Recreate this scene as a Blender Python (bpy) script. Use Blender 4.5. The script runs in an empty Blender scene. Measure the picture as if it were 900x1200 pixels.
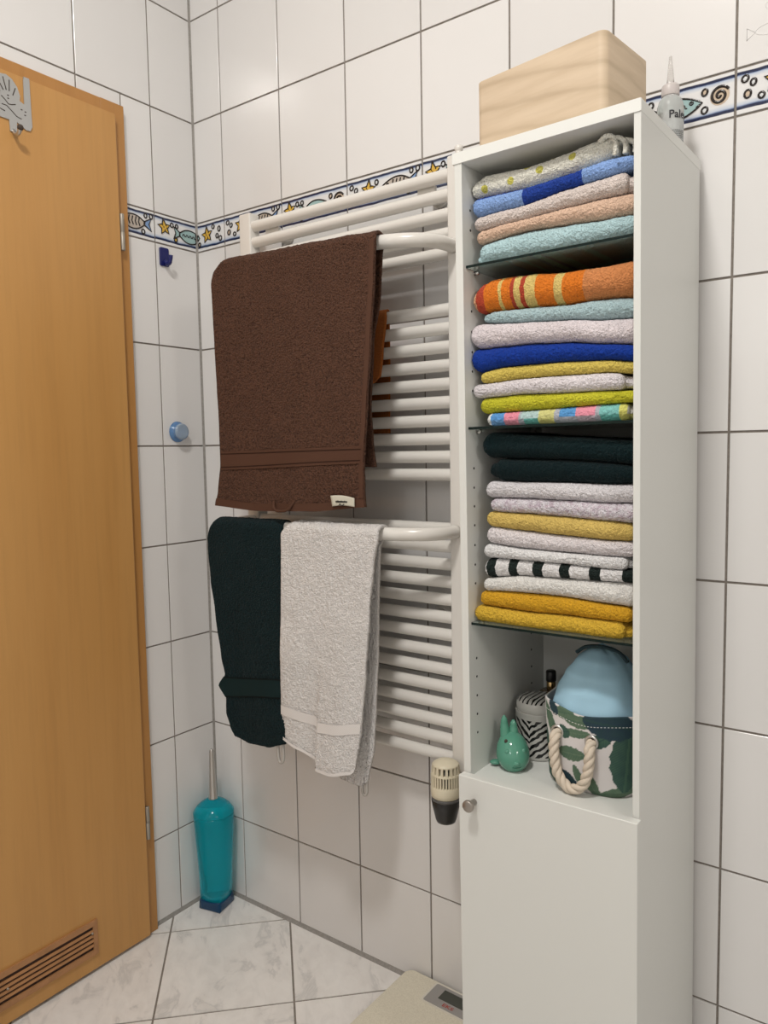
import bpy, bmesh, math, random
from mathutils import Vector, Matrix, Euler, noise as mnoise
random.seed(7)
SC = bpy.context.scene
COL = SC.collection
PI = math.pi

# ------------------------------------------------------------------ camera, light, exposure
cam_d = bpy.data.cameras.new('camera')
cam_d.sensor_fit = 'VERTICAL'; cam_d.sensor_height = 36.0
cam_d.lens = 887.162 * 36.0 / 1200.0
cam_d.clip_start = 0.02
cam = bpy.data.objects.new('camera', cam_d); COL.objects.link(cam)
cam.matrix_world = Matrix.Translation((1.57492, -1.34702, 1.19839)) @ (
    Matrix.Rotation(0.632315, 4, 'Z') @ Matrix.Rotation(1.490796, 4, 'X') @ Matrix.Rotation(-0.016471, 4, 'Z'))
SC.camera = cam

w = bpy.data.worlds.new('world'); SC.world = w; w.use_nodes = True
w.node_tree.nodes['Background'].inputs[0].default_value = (0.5, 0.5, 0.5, 1)
w.node_tree.nodes['Background'].inputs[1].default_value = 0.0

def area(name, loc, rot, size, power, col):
    l = bpy.data.lights.new(name, 'AREA'); l.shape = 'DISK'; l.size = size; l.energy = power; l.color = col
    o = bpy.data.objects.new(name, l); COL.objects.link(o); o.location = loc; o.rotation_euler = rot
    return o
area('ceiling_light', (1.08, -1.38, 2.91), (0, 0, 0), 0.26, 29.5, (1.0, 0.962, 0.915))
area('front_fill_light', (1.20, -2.27, 1.75), (math.radians(90), 0, 0), 0.30, 2.5, (0.97, 0.99, 1.0))  # added weak fill from behind the camera, softens the frontal shading
area('side_fill_light', (2.87, -1.30, 1.95), (0, math.radians(90), 0), 0.30, 7.0, (1.0, 0.94, 0.87))  # added side fill, brightens the door wall and the cabinet side

SC.view_settings.view_transform = 'Standard'
SC.view_settings.look = 'None'
SC.view_settings.gamma = 1.0
SC.view_settings.use_curve_mapping = False
SC.view_settings.exposure = 0.0
try:
    SC.cycles.use_denoising = True
    SC.cycles.max_bounces = 12
    SC.cycles.transparent_max_bounces = 16
except Exception:
    pass

# ------------------------------------------------------------------ helpers
class MB:
    """collects vertices and faces, builds ONE mesh object"""
    def __init__(s): s.v = []; s.f = []; s.m = []; s.sm = []
    def add(s, vs, fs, mi=0, smooth=False):
        o = len(s.v); s.v += [tuple(p) for p in vs]
        for f in fs:
            s.f.append([i + o for i in f]); s.m.append(mi); s.sm.append(smooth)
        return s
    def box(s, lo, hi, mi=0):
        x0, y0, z0 = lo; x1, y1, z1 = hi
        return s.add([(x0,y0,z0),(x1,y0,z0),(x1,y1,z0),(x0,y1,z0),(x0,y0,z1),(x1,y0,z1),(x1,y1,z1),(x0,y1,z1)],
                     [(0,3,2,1),(4,5,6,7),(0,1,5,4),(1,2,6,5),(2,3,7,6),(3,0,4,7)], mi)
    def rbox(s, lo, hi, r, axis=2, seg=5, mi=0, bev=0.0):
        """box with rounded edges parallel to axis (and a small bevel on both caps)"""
        ax = [i for i in range(3) if i != axis]
        pts = []
        for (cx, cy, a0) in ((1,1,0),(0,1,90),(0,0,180),(1,0,270)):
            for k in range(seg + 1):
                a = math.radians(a0 + 90 * k / seg)
                px = (hi[ax[0]] - r if cx else lo[ax[0]] + r) + r * math.cos(a)
                py = (hi[ax[1]] - r if cy else lo[ax[1]] + r) + r * math.sin(a)
                pts.append((px, py))
        return s.prism(pts, lo[axis], hi[axis], axis, mi, bev)
    def prism(s, pts, t0, t1, axis=2, mi=0, bev=0.0, smooth=False):
        ax = [i for i in range(3) if i != axis]
        n = len(pts)
        cx = sum(p[0] for p in pts) / n; cy = sum(p[1] for p in pts) / n
        rings = []
        if bev > 0:
            def shr(p):
                dx, dy = p[0] - cx, p[1] - cy; L = math.hypot(dx, dy) or 1
                return (p[0] - dx / L * bev * 1.2, p[1] - dy / L * bev * 1.2)
            q = [shr(p) for p in pts]
            rings = [(q, t0), (pts, t0 + bev), (pts, t1 - bev), (q, t1)]
        else:
            rings = [(pts, t0), (pts, t1)]
        vs = []
        for rp, t in rings:
            for p in rp:
                c = [0, 0, 0]; c[ax[0]] = p[0]; c[ax[1]] = p[1]; c[axis] = t; vs.append(c)
        fs = [tuple(range(n))[::-1], tuple(range((len(rings)-1)*n, len(rings)*n))]
        for k in range(len(rings) - 1):
            for i in range(n):
                j = (i + 1) % n
                fs.append((k*n+i, k*n+j, (k+1)*n+j, (k+1)*n+i))
        if axis == 1: fs = [f[::-1] for f in fs]
        return s.add(vs, fs, mi, smooth)
    def lathe(s, prof, seg=32, c=(0,0,0), mi=0, smooth=True, sx=1.0, sy=1.0):
        vs = []; fs = []
        for (r, z) in prof:
            for k in range(seg):
                a = 2*PI*k/seg
                vs.append((c[0] + r*math.cos(a)*sx, c[1] + r*math.sin(a)*sy, c[2] + z))
        for i in range(len(prof)-1):
            for k in range(seg):
                j = (k+1) % seg
                fs.append((i*seg+k, i*seg+j, (i+1)*seg+j, (i+1)*seg+k))
        if prof[0][0] > 1e-6: fs.append(tuple(range(seg))[::-1])
        if prof[-1][0] > 1e-6: fs.append(tuple(range((len(prof)-1)*seg, len(prof)*seg)))
        return s.add(vs, fs, mi, smooth)
    def tube(s, pts, r, seg=12, mi=0, caps=True, smooth=True, closed=False):
        pts = [Vector(p) for p in pts]; n = len(pts)
        vs = []; fs = []
        t0 = (pts[1] - pts[0]).normalized()
        up = Vector((0,0,1)) if abs(t0.z) < 0.9 else Vector((1,0,0))
        nrm = (up - t0 * up.dot(t0)).normalized()
        for i, p in enumerate(pts):
            if closed: t = (pts[(i+1) % n] - pts[i-1]).normalized()
            else: t = (pts[min(i+1, n-1)] - pts[max(i-1, 0)]).normalized()
            nrm = (nrm - t * nrm.dot(t)).normalized()
            b = t.cross(nrm)
            rr = r[i] if isinstance(r, (list, tuple)) else r
            for k in range(seg):
                a = 2*PI*k/seg
                vs.append(p + nrm*(rr*math.cos(a)) + b*(rr*math.sin(a)))
        for i in range(n if closed else n-1):
            i2 = (i+1) % n
            for k in range(seg):
                j = (k+1) % seg
                fs.append((i*seg+k, i*seg+j, i2*seg+j, i2*seg+k))
        if caps and not closed:
            fs.append(tuple(range(seg))[::-1]); fs.append(tuple(range((n-1)*seg, n*seg)))
        return s.add(vs, fs, mi, smooth)
    def ball(s, c, r, seg=16, rings=10, mi=0, rot=None):
        if not isinstance(r, (tuple, list)): r = (r, r, r)
        vs = []; fs = []
        for i in range(rings+1):
            th = PI*i/rings
            for k in range(seg):
                a = 2*PI*k/seg
                p = Vector((r[0]*math.sin(th)*math.cos(a), r[1]*math.sin(th)*math.sin(a), -r[2]*math.cos(th)))
                if rot: p = rot @ p
                vs.append(p + Vector(c))
        for i in range(rings):
            for k in range(seg):
                j = (k+1) % seg
                fs.append((i*seg+k, i*seg+j, (i+1)*seg+j, (i+1)*seg+k))
        return s.add(vs, fs, mi, True)
    def grid(s, nu, nv, fn, mi=0, smooth=True, flip=False):
        vs = [fn(i/(nu-1), j/(nv-1)) for j in range(nv) for i in range(nu)]
        fs = []
        for j in range(nv-1):
            for i in range(nu-1):
                f = (j*nu+i, j*nu+i+1, (j+1)*nu+i+1, (j+1)*nu+i)
                fs.append(f[::-1] if flip else f)
        return s.add(vs, fs, mi, smooth)
    def mesh(s, name):
        me = bpy.data.meshes.new(name)
        me.from_pydata(s.v, [], s.f)
        me.polygons.foreach_set('material_index', s.m)
        me.polygons.foreach_set('use_smooth', s.sm)
        me.update()
        return me
    def build(s, name, mats, parent=None, fix=True):
        me = s.mesh(name)
        if fix:
            b = bmesh.new(); b.from_mesh(me)
            bmesh.ops.remove_doubles(b, verts=b.verts, dist=1e-6)
            bmesh.ops.recalc_face_normals(b, faces=b.faces); b.to_mesh(me); b.free()
        return link(name, me, mats, parent)

def link(name, me, mats, parent=None):
    if not isinstance(mats, (list, tuple)): mats = [mats]
    if len(me.materials) == 0:
        for m in mats: me.materials.append(m)
    o = bpy.data.objects.new(name, me); COL.objects.link(o)
    if parent is not None: o.parent = parent
    return o
def tag(o, label=None, cat=None, group=None, kind=None):
    if label: o['label'] = label
    if cat: o['category'] = cat
    if group: o['group'] = group
    if kind: o['kind'] = kind
    return o
def empty(name, mat=None, loc=None):
    o = bpy.data.objects.new(name, None); COL.objects.link(o); o.empty_display_size = 0.05
    if mat is not None: o.matrix_world = mat
    if loc is not None: o.location = loc
    return o
def auto_smooth(o, deg=35):
    me = o.data
    b = bmesh.new(); b.from_mesh(me)
    for f in b.faces: f.smooth = True
    for e in b.edges:
        if len(e.link_faces) == 2: e.smooth = e.calc_face_angle(0) < math.radians(deg)
    b.to_mesh(me); b.free()
    return o
def interp(pts, x):
    if x <= pts[0][0]: return pts[0][1]
    for (x0, y0), (x1, y1) in zip(pts, pts[1:]):
        if x <= x1:
            t = (x-x0)/(x1-x0)
            t2 = t*t*(3-2*t)*0.5 + t*0.5
            return y0 + (y1-y0)*t2
    return pts[-1][1]
def sstep(a, b, x):
    t = max(0.0, min(1.0, (x-a)/(b-a))); return t*t*(3-2*t)
def spline(P, n=8, closed=False):
    P = [Vector(p) for p in P]; out = []
    N = len(P)
    rng = range(N) if closed else range(N-1)
    for i in rng:
        p1 = P[i]; p2 = P[(i+1) % N]
        p0 = P[i-1] if (closed or i > 0) else p1*2 - p2
        p3 = P[(i+2) % N] if (closed or i+2 < N) else p2*2 - p1
        for k in range(n):
            t = k/n
            out.append(0.5*((2*p1) + (p2-p0)*t + (2*p0-5*p1+4*p2-p3)*t*t + (3*p1-p0-3*p2+p3)*t**3))
    if not closed: out.append(P[-1])
    return out
def ns(x, y, z): return mnoise.noise(Vector((x, y, z)))

# ------------------------------------------------------------------ materials
def nt(name):
    m = bpy.data.materials.new(name); m.use_nodes = True
    t = m.node_tree; b = t.nodes['Principled BSDF']
    return m, t, b
def N(t, typ, **kw):
    n = t.nodes.new(typ)
    for k, v in kw.items(): setattr(n, k, v)
    return n
def rgba(c): return (c[0], c[1], c[2], 1.0)
def plain(name, col, rough=0.5, metal=0.0, **kw):
    m, t, b = nt(name)
    b.inputs['Base Color'].default_value = rgba(col); b.inputs['Roughness'].default_value = rough
    b.inputs['Metallic'].default_value = metal
    for k, v in kw.items(): b.inputs[k.replace('_', ' ')].default_value = v
    return m
def coords(t, scale=(1,1,1), kind='Object', loc=(0,0,0)):
    tc = N(t, 'ShaderNodeTexCoord'); mp = N(t, 'ShaderNodeMapping')
    mp.inputs['Scale'].default_value = scale; mp.inputs['Location'].default_value = loc
    t.links.new(tc.outputs[kind], mp.inputs['Vector'])
    return mp.outputs['Vector']
def noise_node(t, vec, scale, detail=2.0, rough=0.5, dist=0.0):
    n = N(t, 'ShaderNodeTexNoise'); n.inputs['Scale'].default_value = scale
    n.inputs['Detail'].default_value = detail; n.inputs['Roughness'].default_value = rough
    n.inputs['Distortion'].default_value = dist
    if vec is not None: t.links.new(vec, n.inputs['Vector'])
    return n
def ramp(t, fac, stops, mode='LINEAR'):
    r = N(t, 'ShaderNodeValToRGB'); r.color_ramp.interpolation = mode
    e = r.color_ramp.elements
    while len(e) > 1: e.remove(e[-1])
    e[0].position = stops[0][0]; e[0].color = rgba(stops[0][1])
    for p, c in stops[1:]:
        x = e.new(p); x.color = rgba(c)
    if fac is not None: t.links.new(fac, r.inputs['Fac'])
    return r
def bump(t, b, h, strength, dist):
    n = N(t, 'ShaderNodeBump'); n.inputs['Strength'].default_value = strength; n.inputs['Distance'].default_value = dist
    t.links.new(h, n.inputs['Height']); t.links.new(n.outputs['Normal'], b.inputs['Normal'])
    return n
def mixcol(t, a, bcol, fac, mode='MIX'):
    n = N(t, 'ShaderNodeMix', data_type='RGBA', blend_type=mode)
    for sock, v in ((n.inputs[6], a), (n.inputs[7], bcol), (n.inputs[0], fac)):
        if hasattr(v, 'links') or hasattr(v, 'is_linked'): t.links.new(v, sock)
        elif isinstance(v, (int, float)): sock.default_value = v
        else: sock.default_value = rgba(v)
    return n.outputs[2]

def m_tile():
    m, t, b = nt('glazed_white_tile')
    oi = N(t, 'ShaderNodeObjectInfo')
    r = ramp(t, oi.outputs['Random'], [(0, (0.735, 0.725, 0.715)), (1, (0.775, 0.765, 0.755))])
    t.links.new(r.outputs['Color'], b.inputs['Base Color'])
    b.inputs['Roughness'].default_value = 0.15
    b.inputs['Specular IOR Level'].default_value = 0.5
    n = noise_node(t, coords(t, kind='Object'), 9.0, 2.0)
    bump(t, b, n.outputs['Fac'], 0.12, 0.004)
    return m
M_TILE = m_tile()
def m_grout(name, c):
    m, t, b = nt(name)
    n = noise_node(t, coords(t), 180.0, 3.0)
    r = ramp(t, n.outputs['Fac'], [(0.3, tuple(x*0.85 for x in c)), (0.7, tuple(x*1.1 for x in c))])
    t.links.new(r.outputs['Color'], b.inputs['Base Color']); b.inputs['Roughness'].default_value = 0.9
    bump(t, b, n.outputs['Fac'], 0.3, 0.001)
    return m
M_GROUT = m_grout('grey_brown_grout', (0.24, 0.212, 0.185))
M_SIL = m_grout('grey_silicone', (0.30, 0.285, 0.265))
M_PLASTER = plain('white_plaster', (0.78, 0.77, 0.74), 0.85)

def m_floor():
    m, t, b = nt('marbled_floor_tile')
    oi = N(t, 'ShaderNodeObjectInfo')
    tc = N(t, 'ShaderNodeTexCoord'); add = N(t, 'ShaderNodeVectorMath', operation='MULTIPLY_ADD')
    cmb = N(t, 'ShaderNodeCombineXYZ')
    mul = N(t, 'ShaderNodeMath', operation='MULTIPLY'); mul.inputs[1].default_value = 37.0
    t.links.new(oi.outputs['Random'], mul.inputs[0])
    t.links.new(mul.outputs[0], cmb.inputs[0]); t.links.new(mul.outputs[0], cmb.inputs[1])
    add.inputs[1].default_value = (1, 1.8, 1)
    rot = N(t, 'ShaderNodeVectorRotate', rotation_type='Z_AXIS'); rot.inputs['Angle'].default_value = 0.7
    t.links.new(tc.outputs['Object'], rot.inputs['Vector'])
    t.links.new(rot.outputs[0], add.inputs[0]); t.links.new(cmb.outputs[0], add.inputs[2])
    n1 = noise_node(t, add.outputs[0], 7.5, 5.0, 0.6, 0.8)
    n2 = noise_node(t, add.outputs[0], 18.0, 4.0, 0.6, 0.6)
    r1 = ramp(t, n1.outputs['Fac'], [(0.42, (0.84, 0.825, 0.80)), (0.55, (0.81, 0.79, 0.765)), (0.61, (0.66, 0.65, 0.635)), (0.66, (0.77, 0.75, 0.725))])
    r2 = ramp(t, n2.outputs['Fac'], [(0.34, (0.88, 0.88, 0.88)), (0.58, (1, 1, 1))])
    c = mixcol(t, r1.outputs['Color'], r2.outputs['Color'], 0.6, 'MULTIPLY')
    t.links.new(c, b.inputs['Base Color']); b.inputs['Roughness'].default_value = 0.28
    return m
M_FLOOR = m_floor()

def m_wood(name, c1, c2, scale, rough=0.45, axis='Z', fleck=0.25):
    m, t, b = nt(name)
    v = coords(t, scale)
    n1 = noise_node(t, v, 1.0, 4.0, 0.55, 0.3)
    r = ramp(t, n1.outputs['Fac'], [(0.30, c2), (0.68, c1)])
    n2 = noise_node(t, coords(t, tuple(s*7 for s in scale)), 1.0, 3.0, 0.6)
    r2 = ramp(t, n2.outputs['Fac'], [(0.30, (1-fleck, 1-fleck, 1-fleck)), (0.55, (1, 1, 1))])
    c = mixcol(t, r.outputs['Color'], r2.outputs['Color'], 0.7, 'MULTIPLY')
    t.links.new(c, b.inputs['Base Color']); b.inputs['Roughness'].default_value = rough
    bump(t, b, n2.outputs['Fac'], 0.06, 0.001)
    return m
M_DOOR = m_wood('beech_veneer', (0.545, 0.290, 0.092), (0.495, 0.252, 0.074), (11, 11, 0.6), 0.42, fleck=0.09)
M_CASE = m_wood('beech_casing', (0.465, 0.228, 0.066), (0.420, 0.200, 0.056), (11, 11, 0.6), 0.42, fleck=0.09)
M_VENT = m_wood('brown_plastic_grille', (0.42, 0.205, 0.085), (0.38, 0.185, 0.075), (5, 5, 5), 0.5)
M_VENT_DARK = plain('dark_vent_gap', (0.035, 0.015, 0.008), 0.8)
M_STEEL = plain('brushed_steel', (0.56, 0.55, 0.53), 0.32, 1.0)
M_HOOKMETAL = plain('satin_sheet_metal', (0.50, 0.505, 0.50), 0.42, 0.75)
M_HINGE = plain('nickel_hinge', (0.38, 0.35, 0.30), 0.5, 0.7)
M_SLOT = plain('dark_cutout', (0.05, 0.035, 0.025), 0.7)
M_WHITE_LAC = plain('white_laminate', (0.690, 0.700, 0.670), 0.38)
M_WHITE_EDGE = plain('white_edge_band', (0.75, 0.76, 0.73), 0.40)
M_RAD = plain('white_enamel', (0.76, 0.735, 0.69), 0.22)
M_NAVY = plain('navy_plastic', (0.010, 0.014, 0.115), 0.35)
M_HOLE = plain('black_hole', (0.012, 0.012, 0.012), 0.8)
M_GLASS = plain('shelf_glass', (0.80, 0.90, 0.86), 0.03, 0.0, Transmission_Weight=0.95, IOR=1.5)
M_GLASS_EDGE = plain('dark_glass_edge', (0.004, 0.012, 0.010), 0.3, Specular_IOR_Level=0.2)
M_CREAM = plain('cream_plastic', (0.72, 0.66, 0.50), 0.42)
M_BLACK = plain('black_plastic', (0.014, 0.014, 0.014), 0.35)
M_DARKGREY = plain('dark_grey_plastic', (0.10, 0.10, 0.10), 0.45)

def terry(name, col, pile=360.0, strength=1.0, dist=0.005, stops=None, shift=0.0, col_fn=None, lo=0.80):
    """looped cotton pile; stops = [(a, colour)...] along local x for stripes"""
    col = tuple(min(0.86, c*1.17) for c in col)
    if stops: stops = [(p, tuple(min(0.86, c*1.17) for c in cc)) for p, cc in stops]
    m, t, b = nt(name)
    v = coords(t)
    n = noise_node(t, v, pile, 2.0, 0.55, 0.35)
    n3 = noise_node(t, v, 14.0, 2.0)
    r = ramp(t, n.outputs['Fac'], [(0.30, (lo, lo, lo)), (0.58, (1.0, 1.0, 1.0))])
    r3 = ramp(t, n3.outputs['Fac'], [(0.3, (0.92, 0.92, 0.92)), (0.7, (1.0, 1.0, 1.0))])
    if stops:
        sep = N(t, 'ShaderNodeSeparateXYZ'); t.links.new(v, sep.inputs[0])
        nz = noise_node(t, v, 90.0, 1.0)
        ma = N(t, 'ShaderNodeMath', operation='MULTIPLY_ADD'); ma.inputs[1].default_value = -shift
        t.links.new(sep.outputs[2], ma.inputs[0]); t.links.new(sep.outputs[0], ma.inputs[2])
        mb = N(t, 'ShaderNodeMath', operation='MULTIPLY_ADD'); mb.inputs[1].default_value = 0.004
        t.links.new(nz.outputs['Fac'], mb.inputs[0]); t.links.new(ma.outputs[0], mb.inputs[2])
        mr = N(t, 'ShaderNodeMapRange'); mr.inputs[1].default_value = 0.0; mr.inputs[2].default_value = 0.3
        t.links.new(mb.outputs[0], mr.inputs[0])
        base = ramp(t, mr.outputs[0], [(max(0, min(1, (p+0.002)/0.3)), c) for p, c in stops], 'CONSTANT').outputs['Color']
        if col_fn: base = col_fn(t, base, v, sep)
    else:
        rgb = N(t, 'ShaderNodeRGB'); rgb.outputs[0].default_value = rgba(col); base = rgb.outputs[0]
        if col_fn:
            sep = N(t, 'ShaderNodeSeparateXYZ'); t.links.new(v, sep.inputs[0])
            base = col_fn(t, base, v, sep)
    c = mixcol(t, base, r.outputs['Color'], 0.85, 'MULTIPLY')
    c = mixcol(t, c, r3.outputs['Color'], 1.0, 'MULTIPLY')
    t.links.new(c, b.inputs['Base Color'])
    b.inputs['Roughness'].default_value = 0.95
    b.inputs['Specular IOR Level'].default_value = 0.15
    b.inputs['Sheen Weight'].default_value = 0.03
    b.inputs['Sheen Roughness'].default_value = 0.5
    bump(t, b, n.outputs['Fac'], strength, dist)
    return m
def woven(name, col, scale=900.0, rough=0.8):
    m, t, b = nt(name)
    v = coords(t)
    wv = N(t, 'ShaderNodeTexWave', wave_type='BANDS', bands_direction='DIAGONAL'); wv.inputs['Scale'].default_value = scale/6
    t.links.new(v, wv.inputs['Vector'])
    r = ramp(t, wv.outputs['Fac'], [(0.0, tuple(c*0.85 for c in col)), (1.0, col)])
    t.links.new(r.outputs['Color'], b.inputs['Base Color'])
    b.inputs['Roughness'].default_value = rough; b.inputs['Specular IOR Level'].default_value = 0.2
    bump(t, b, wv.outputs['Fac'], 0.25, 0.0008)
    return m

# ------------------------------------------------------------------ room shell
RX, RY, RZ = 2.90, -2.30, 2.95
TW, TH = 0.19833, 0.25
SA, SB = 0.13074, 0.10444
ZB, BH = 1.72064, 0.07282
G = 0.0020                                  # half a joint
GD = 0.0025                                 # joint depth
zl = [0.0] + [ZB - k*TH for k in range(6, -1, -1)] + [ZB + BH, ZB + BH + TH, ZB + BH + 2*TH, ZB + BH + 3*TH, ZB + BH + 4*TH, RZ]
rows = list(zip(zl, zl[1:]))
BORDER = 7
DOOR_Y0, DOOR_Y1, DOOR_Z = -0.2185, -1.120, 2.007     # outer edges of the casing

wall_back = MB().box((-0.08, GD, -0.08), (RX + 0.08, 0.10, RZ + 0.06)).build('wall_back', M_GROUT); tag(wall_back, kind='structure')
wall_left = MB()
wall_left.box((-0.10, DOOR_Y0 - 0.045, -0.08), (-GD, GD, RZ + 0.06)).box((-0.10, RY - 0.08, -0.08), (-GD, DOOR_Y1 + 0.045, RZ + 0.06))
wall_left.box((-0.10, DOOR_Y1 + 0.045, DOOR_Z - 0.045), (-GD, DOOR_Y0 - 0.045, RZ + 0.06))
wall_left = wall_left.build('wall_left', M_GROUT); tag(wall_left, kind='structure')
tag(MB().box((RX, RY - 0.08, -0.08), (RX + 0.08, GD, RZ + 0.06)).build('wall_right', M_TILE), kind='structure')
tag(MB().box((-0.10, RY - 0.08, -0.08), (RX, RY, RZ + 0.06)).build('wall_front', M_TILE), kind='structure')
tag(MB().box((-0.10, RY - 0.08, RZ), (RX + 0.08, 0.10, RZ + 0.06)).build('ceiling', M_PLASTER), kind='structure')
floor = MB().box((-0.10, RY - 0.08, -0.08), (RX + 0.08, 0.10, -0.0015)).build('floor', M_GROUT); tag(floor, kind='structure')

def tile_mesh(wd, ht, bev=0.0005, dep=0.004):
    """front face towards -Y at y=0, origin at lower left corner"""
    b = MB(); e = bev
    b.add([(0,e*0.8,0),(wd,e*0.8,0),(wd,e*0.8,ht),(0,e*0.8,ht),(e,0,e),(wd-e,0,e),(wd-e,0,ht-e),(e,0,ht-e),
           (0,dep,0),(wd,dep,0),(wd,dep,ht),(0,dep,ht)],
          [(4,5,6,7),(0,1,5,4),(1,2,6,5),(2,3,7,6),(3,0,4,7),(8,9,1,0),(9,10,2,1),(10,11,3,2),(11,8,0,3)])
    return b
_tm = {}
def tile_me(wd, ht, mat, nm='tile'):
    k = (round(wd, 4), round(ht, 4), mat.name)
    if k not in _tm:
        me = tile_mesh(wd, ht).mesh(nm); me.materials.append(mat); _tm[k] = me
    return _tm[k]

def m_border():
    m, t, b = nt('painted_border_glaze')
    tc = N(t, 'ShaderNodeTexCoord'); sep = N(t, 'ShaderNodeSeparateXYZ'); t.links.new(tc.outputs['Object'], sep.inputs[0])
    n = noise_node(t, coords(t, (1, 1, 1)), 22.0, 2.0)
    ma = N(t, 'ShaderNodeMath', operation='MULTIPLY_ADD'); ma.inputs[1].default_value = 0.005
    t.links.new(n.outputs['Fac'], ma.inputs[0]); t.links.new(sep.outputs[2], ma.inputs[2])
    mr = N(t, 'ShaderNodeMapRange'); mr.inputs[1].default_value = 0.0025; mr.inputs[2].default_value = 0.0025 + 0.0698
    t.links.new(ma.outputs[0], mr.inputs[0])
    W = (0.76, 0.76, 0.76); NV = (0.012, 0.019, 0.060); MB_ = (0.14, 0.20, 0.36); LB = (0.52, 0.58, 0.68)
    r = ramp(t, mr.outputs[0], [(0, W), (0.085, W), (0.10, NV), (0.155, NV), (0.17, MB_), (0.20, LB), (0.29, W),
                                (0.74, W), (0.82, LB), (0.845, MB_), (0.855, NV), (0.905, NV), (0.92, W), (1, W)])
    t.links.new(r.outputs['Color'], b.inputs['Base Color']); b.inputs['Roughness'].default_value = 0.12
    n2 = noise_node(t, coords(t), 40.0, 2.0); bump(t, b, n2.outputs['Fac'], 0.15, 0.003)
    return m
M_BORDER = m_border()
def glaze(n, c): return plain(n, c, 0.15)
M_INK = glaze('black_glaze', (0.02, 0.014, 0.012)); M_YEL = glaze('yellow_glaze', (0.68, 0.42, 0.06))
M_TEAL = glaze('teal_glaze', (0.34, 0.50, 0.50)); M_BLUEG = glaze('blue_glaze', (0.20, 0.32, 0.55))
M_GREYG = glaze('grey_glaze', (0.50, 0.44, 0.38)); M_SAND = glaze('sand_glaze', (0.60, 0.48, 0.36)); M_WHG = glaze('white_glaze', (0.72, 0.74, 0.75))
MOTIF_MATS = [M_INK, M_YEL, M_TEAL, M_BLUEG, M_GREYG, M_SAND, M_WHG]
class Motif:
    def __init__(s, wd, off=0.0): s.b = MB(); s.wd = wd; s.off = off
    def cl(s, p): return (max(0.002, min(s.wd - 0.002, p[0] - s.off)), p[1])
    def poly(s, pts, mi, line=0.0016):
        """raised glaze patch with a dark outline; pts (x, z) counter clockwise"""
        n = len(pts); pts = [s.cl(p) for p in pts]
        cx = sum(p[0] for p in pts)/n; cz = sum(p[1] for p in pts)/n
        if max(p[0] for p in pts) - min(p[0] for p in pts) < 0.0015: return
        vs = [(p[0], -0.0006, p[1]) for p in pts] + [(p[0], 0.0004, p[1]) for p in pts] + [(cx, -0.0010, cz)]
        fs = [(i, (i+1) % n, 2*n) for i in range(n)] + [(i, n+i, n+(i+1) % n, (i+1) % n) for i in range(n)]
        s.b.add(vs, fs, mi, False)
        s.line([(p[0] + s.off, p[1]) for p in pts + [pts[0]]], line)
    def line(s, pts, w=0.0016):
        pts = [s.cl(p) for p in pts]
        q = [pts[0]]
        for p in pts[1:]:
            if math.hypot(p[0]-q[-1][0], p[1]-q[-1][1]) > 1e-5: q.append(p)
        if len(q) < 2 or max(p[0] for p in q) <= 0.0021 or min(p[0] for p in q) >= s.wd - 0.0021: return
        s.b.tube([(p[0], -0.0007, p[1]) for p in q], w*1.05, 6, 0)
    def star(s, x, z, r, rot=0.0):
        pts = []
        for k in range(10):
            a = rot + PI/2 + k*PI/5; rr = r*(1.0 + 0.12*math.sin(3*k)) if k % 2 == 0 else r*0.45
            pts.append((x + rr*math.cos(a), z + rr*math.sin(a)))
        s.poly(pts, 1)
        for (dx, dz) in ((0.25, 0.25), (-0.25, 0.2), (0.1, -0.3), (-0.1, 0.0), (0.35, -0.05)):
            s.line([(x+dx*r-0.0007, z+dz*r), (x+dx*r+0.0007, z+dz*r+0.0004)], 0.0018)
    def bubble(s, x, z, r=0.0042, mi=6, sq=1.0, rot=0.0):
        pts = []
        for k in range(12):
            a = 2*PI*k/12; px, pz = r*math.cos(a), r*1.25*math.sin(a)*sq
            pts.append((x + px*math.cos(rot) - pz*math.sin(rot), z + px*math.sin(rot) + pz*math.cos(rot)))
        s.poly(pts, mi, 0.0017)
    def fish(s, x0, x1, z, h, mi, face=1, tail_mi=None, wave=True):
        """body between x0 and x1; face=1 looks to +x"""
        L = x1 - x0; tl = 0.22*L
        def X(t): return x0 + t*L if face > 0 else x1 - t*L
        up = []; n = 12
        for k in range(n+1):
            t = 0.2 + 0.8*k/n; hh = h*math.sin(PI*((k/n)**0.85))**0.8 if 0 < k < n else (h*0.22 if k == 0 else 0.0)
            up.append((t, hh))
        body = [(X(t), z - hh) for t, hh in up] + [(X(t), z + hh*0.85) for t, hh in reversed(up[:-1])]
        tail = [(X(0.22), z - h*0.2), (X(0.22), z + h*0.2), (X(0.0), z + h*0.85), (X(0.07), z), (X(0.0), z - h*0.85)]
        if face < 0: body = body[::-1]
        s.poly(tail if face < 0 else tail[::-1], tail_mi if tail_mi is not None else mi); s.poly(body, mi)
        if wave:
            s.line([(X(0.30 + 0.45*k/16), z + h*0.15*(1 if k % 4 in (1, 2) else -1)) for k in range(17)], 0.0014)
        else:
            for q in (0.36, 0.46, 0.56, 0.66):
                s.line([(X(q), z + h*0.6), (X(q + 0.03), z), (X(q - 0.01), z - h*0.5)], 0.0016)
        ex, ez = X(0.82), z + h*0.18
        s.line([(ex + 0.0028*math.cos(a*PI/4), ez + 0.0028*math.sin(a*PI/4)) for a in range(9)], 0.0012)
        s.line([(ex - 0.0005, ez), (ex + 0.0005, ez)], 0.0016)
        s.line([(X(0.90), z - h*0.30), (X(0.97), z - h*0.08)], 0.0014)
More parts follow.
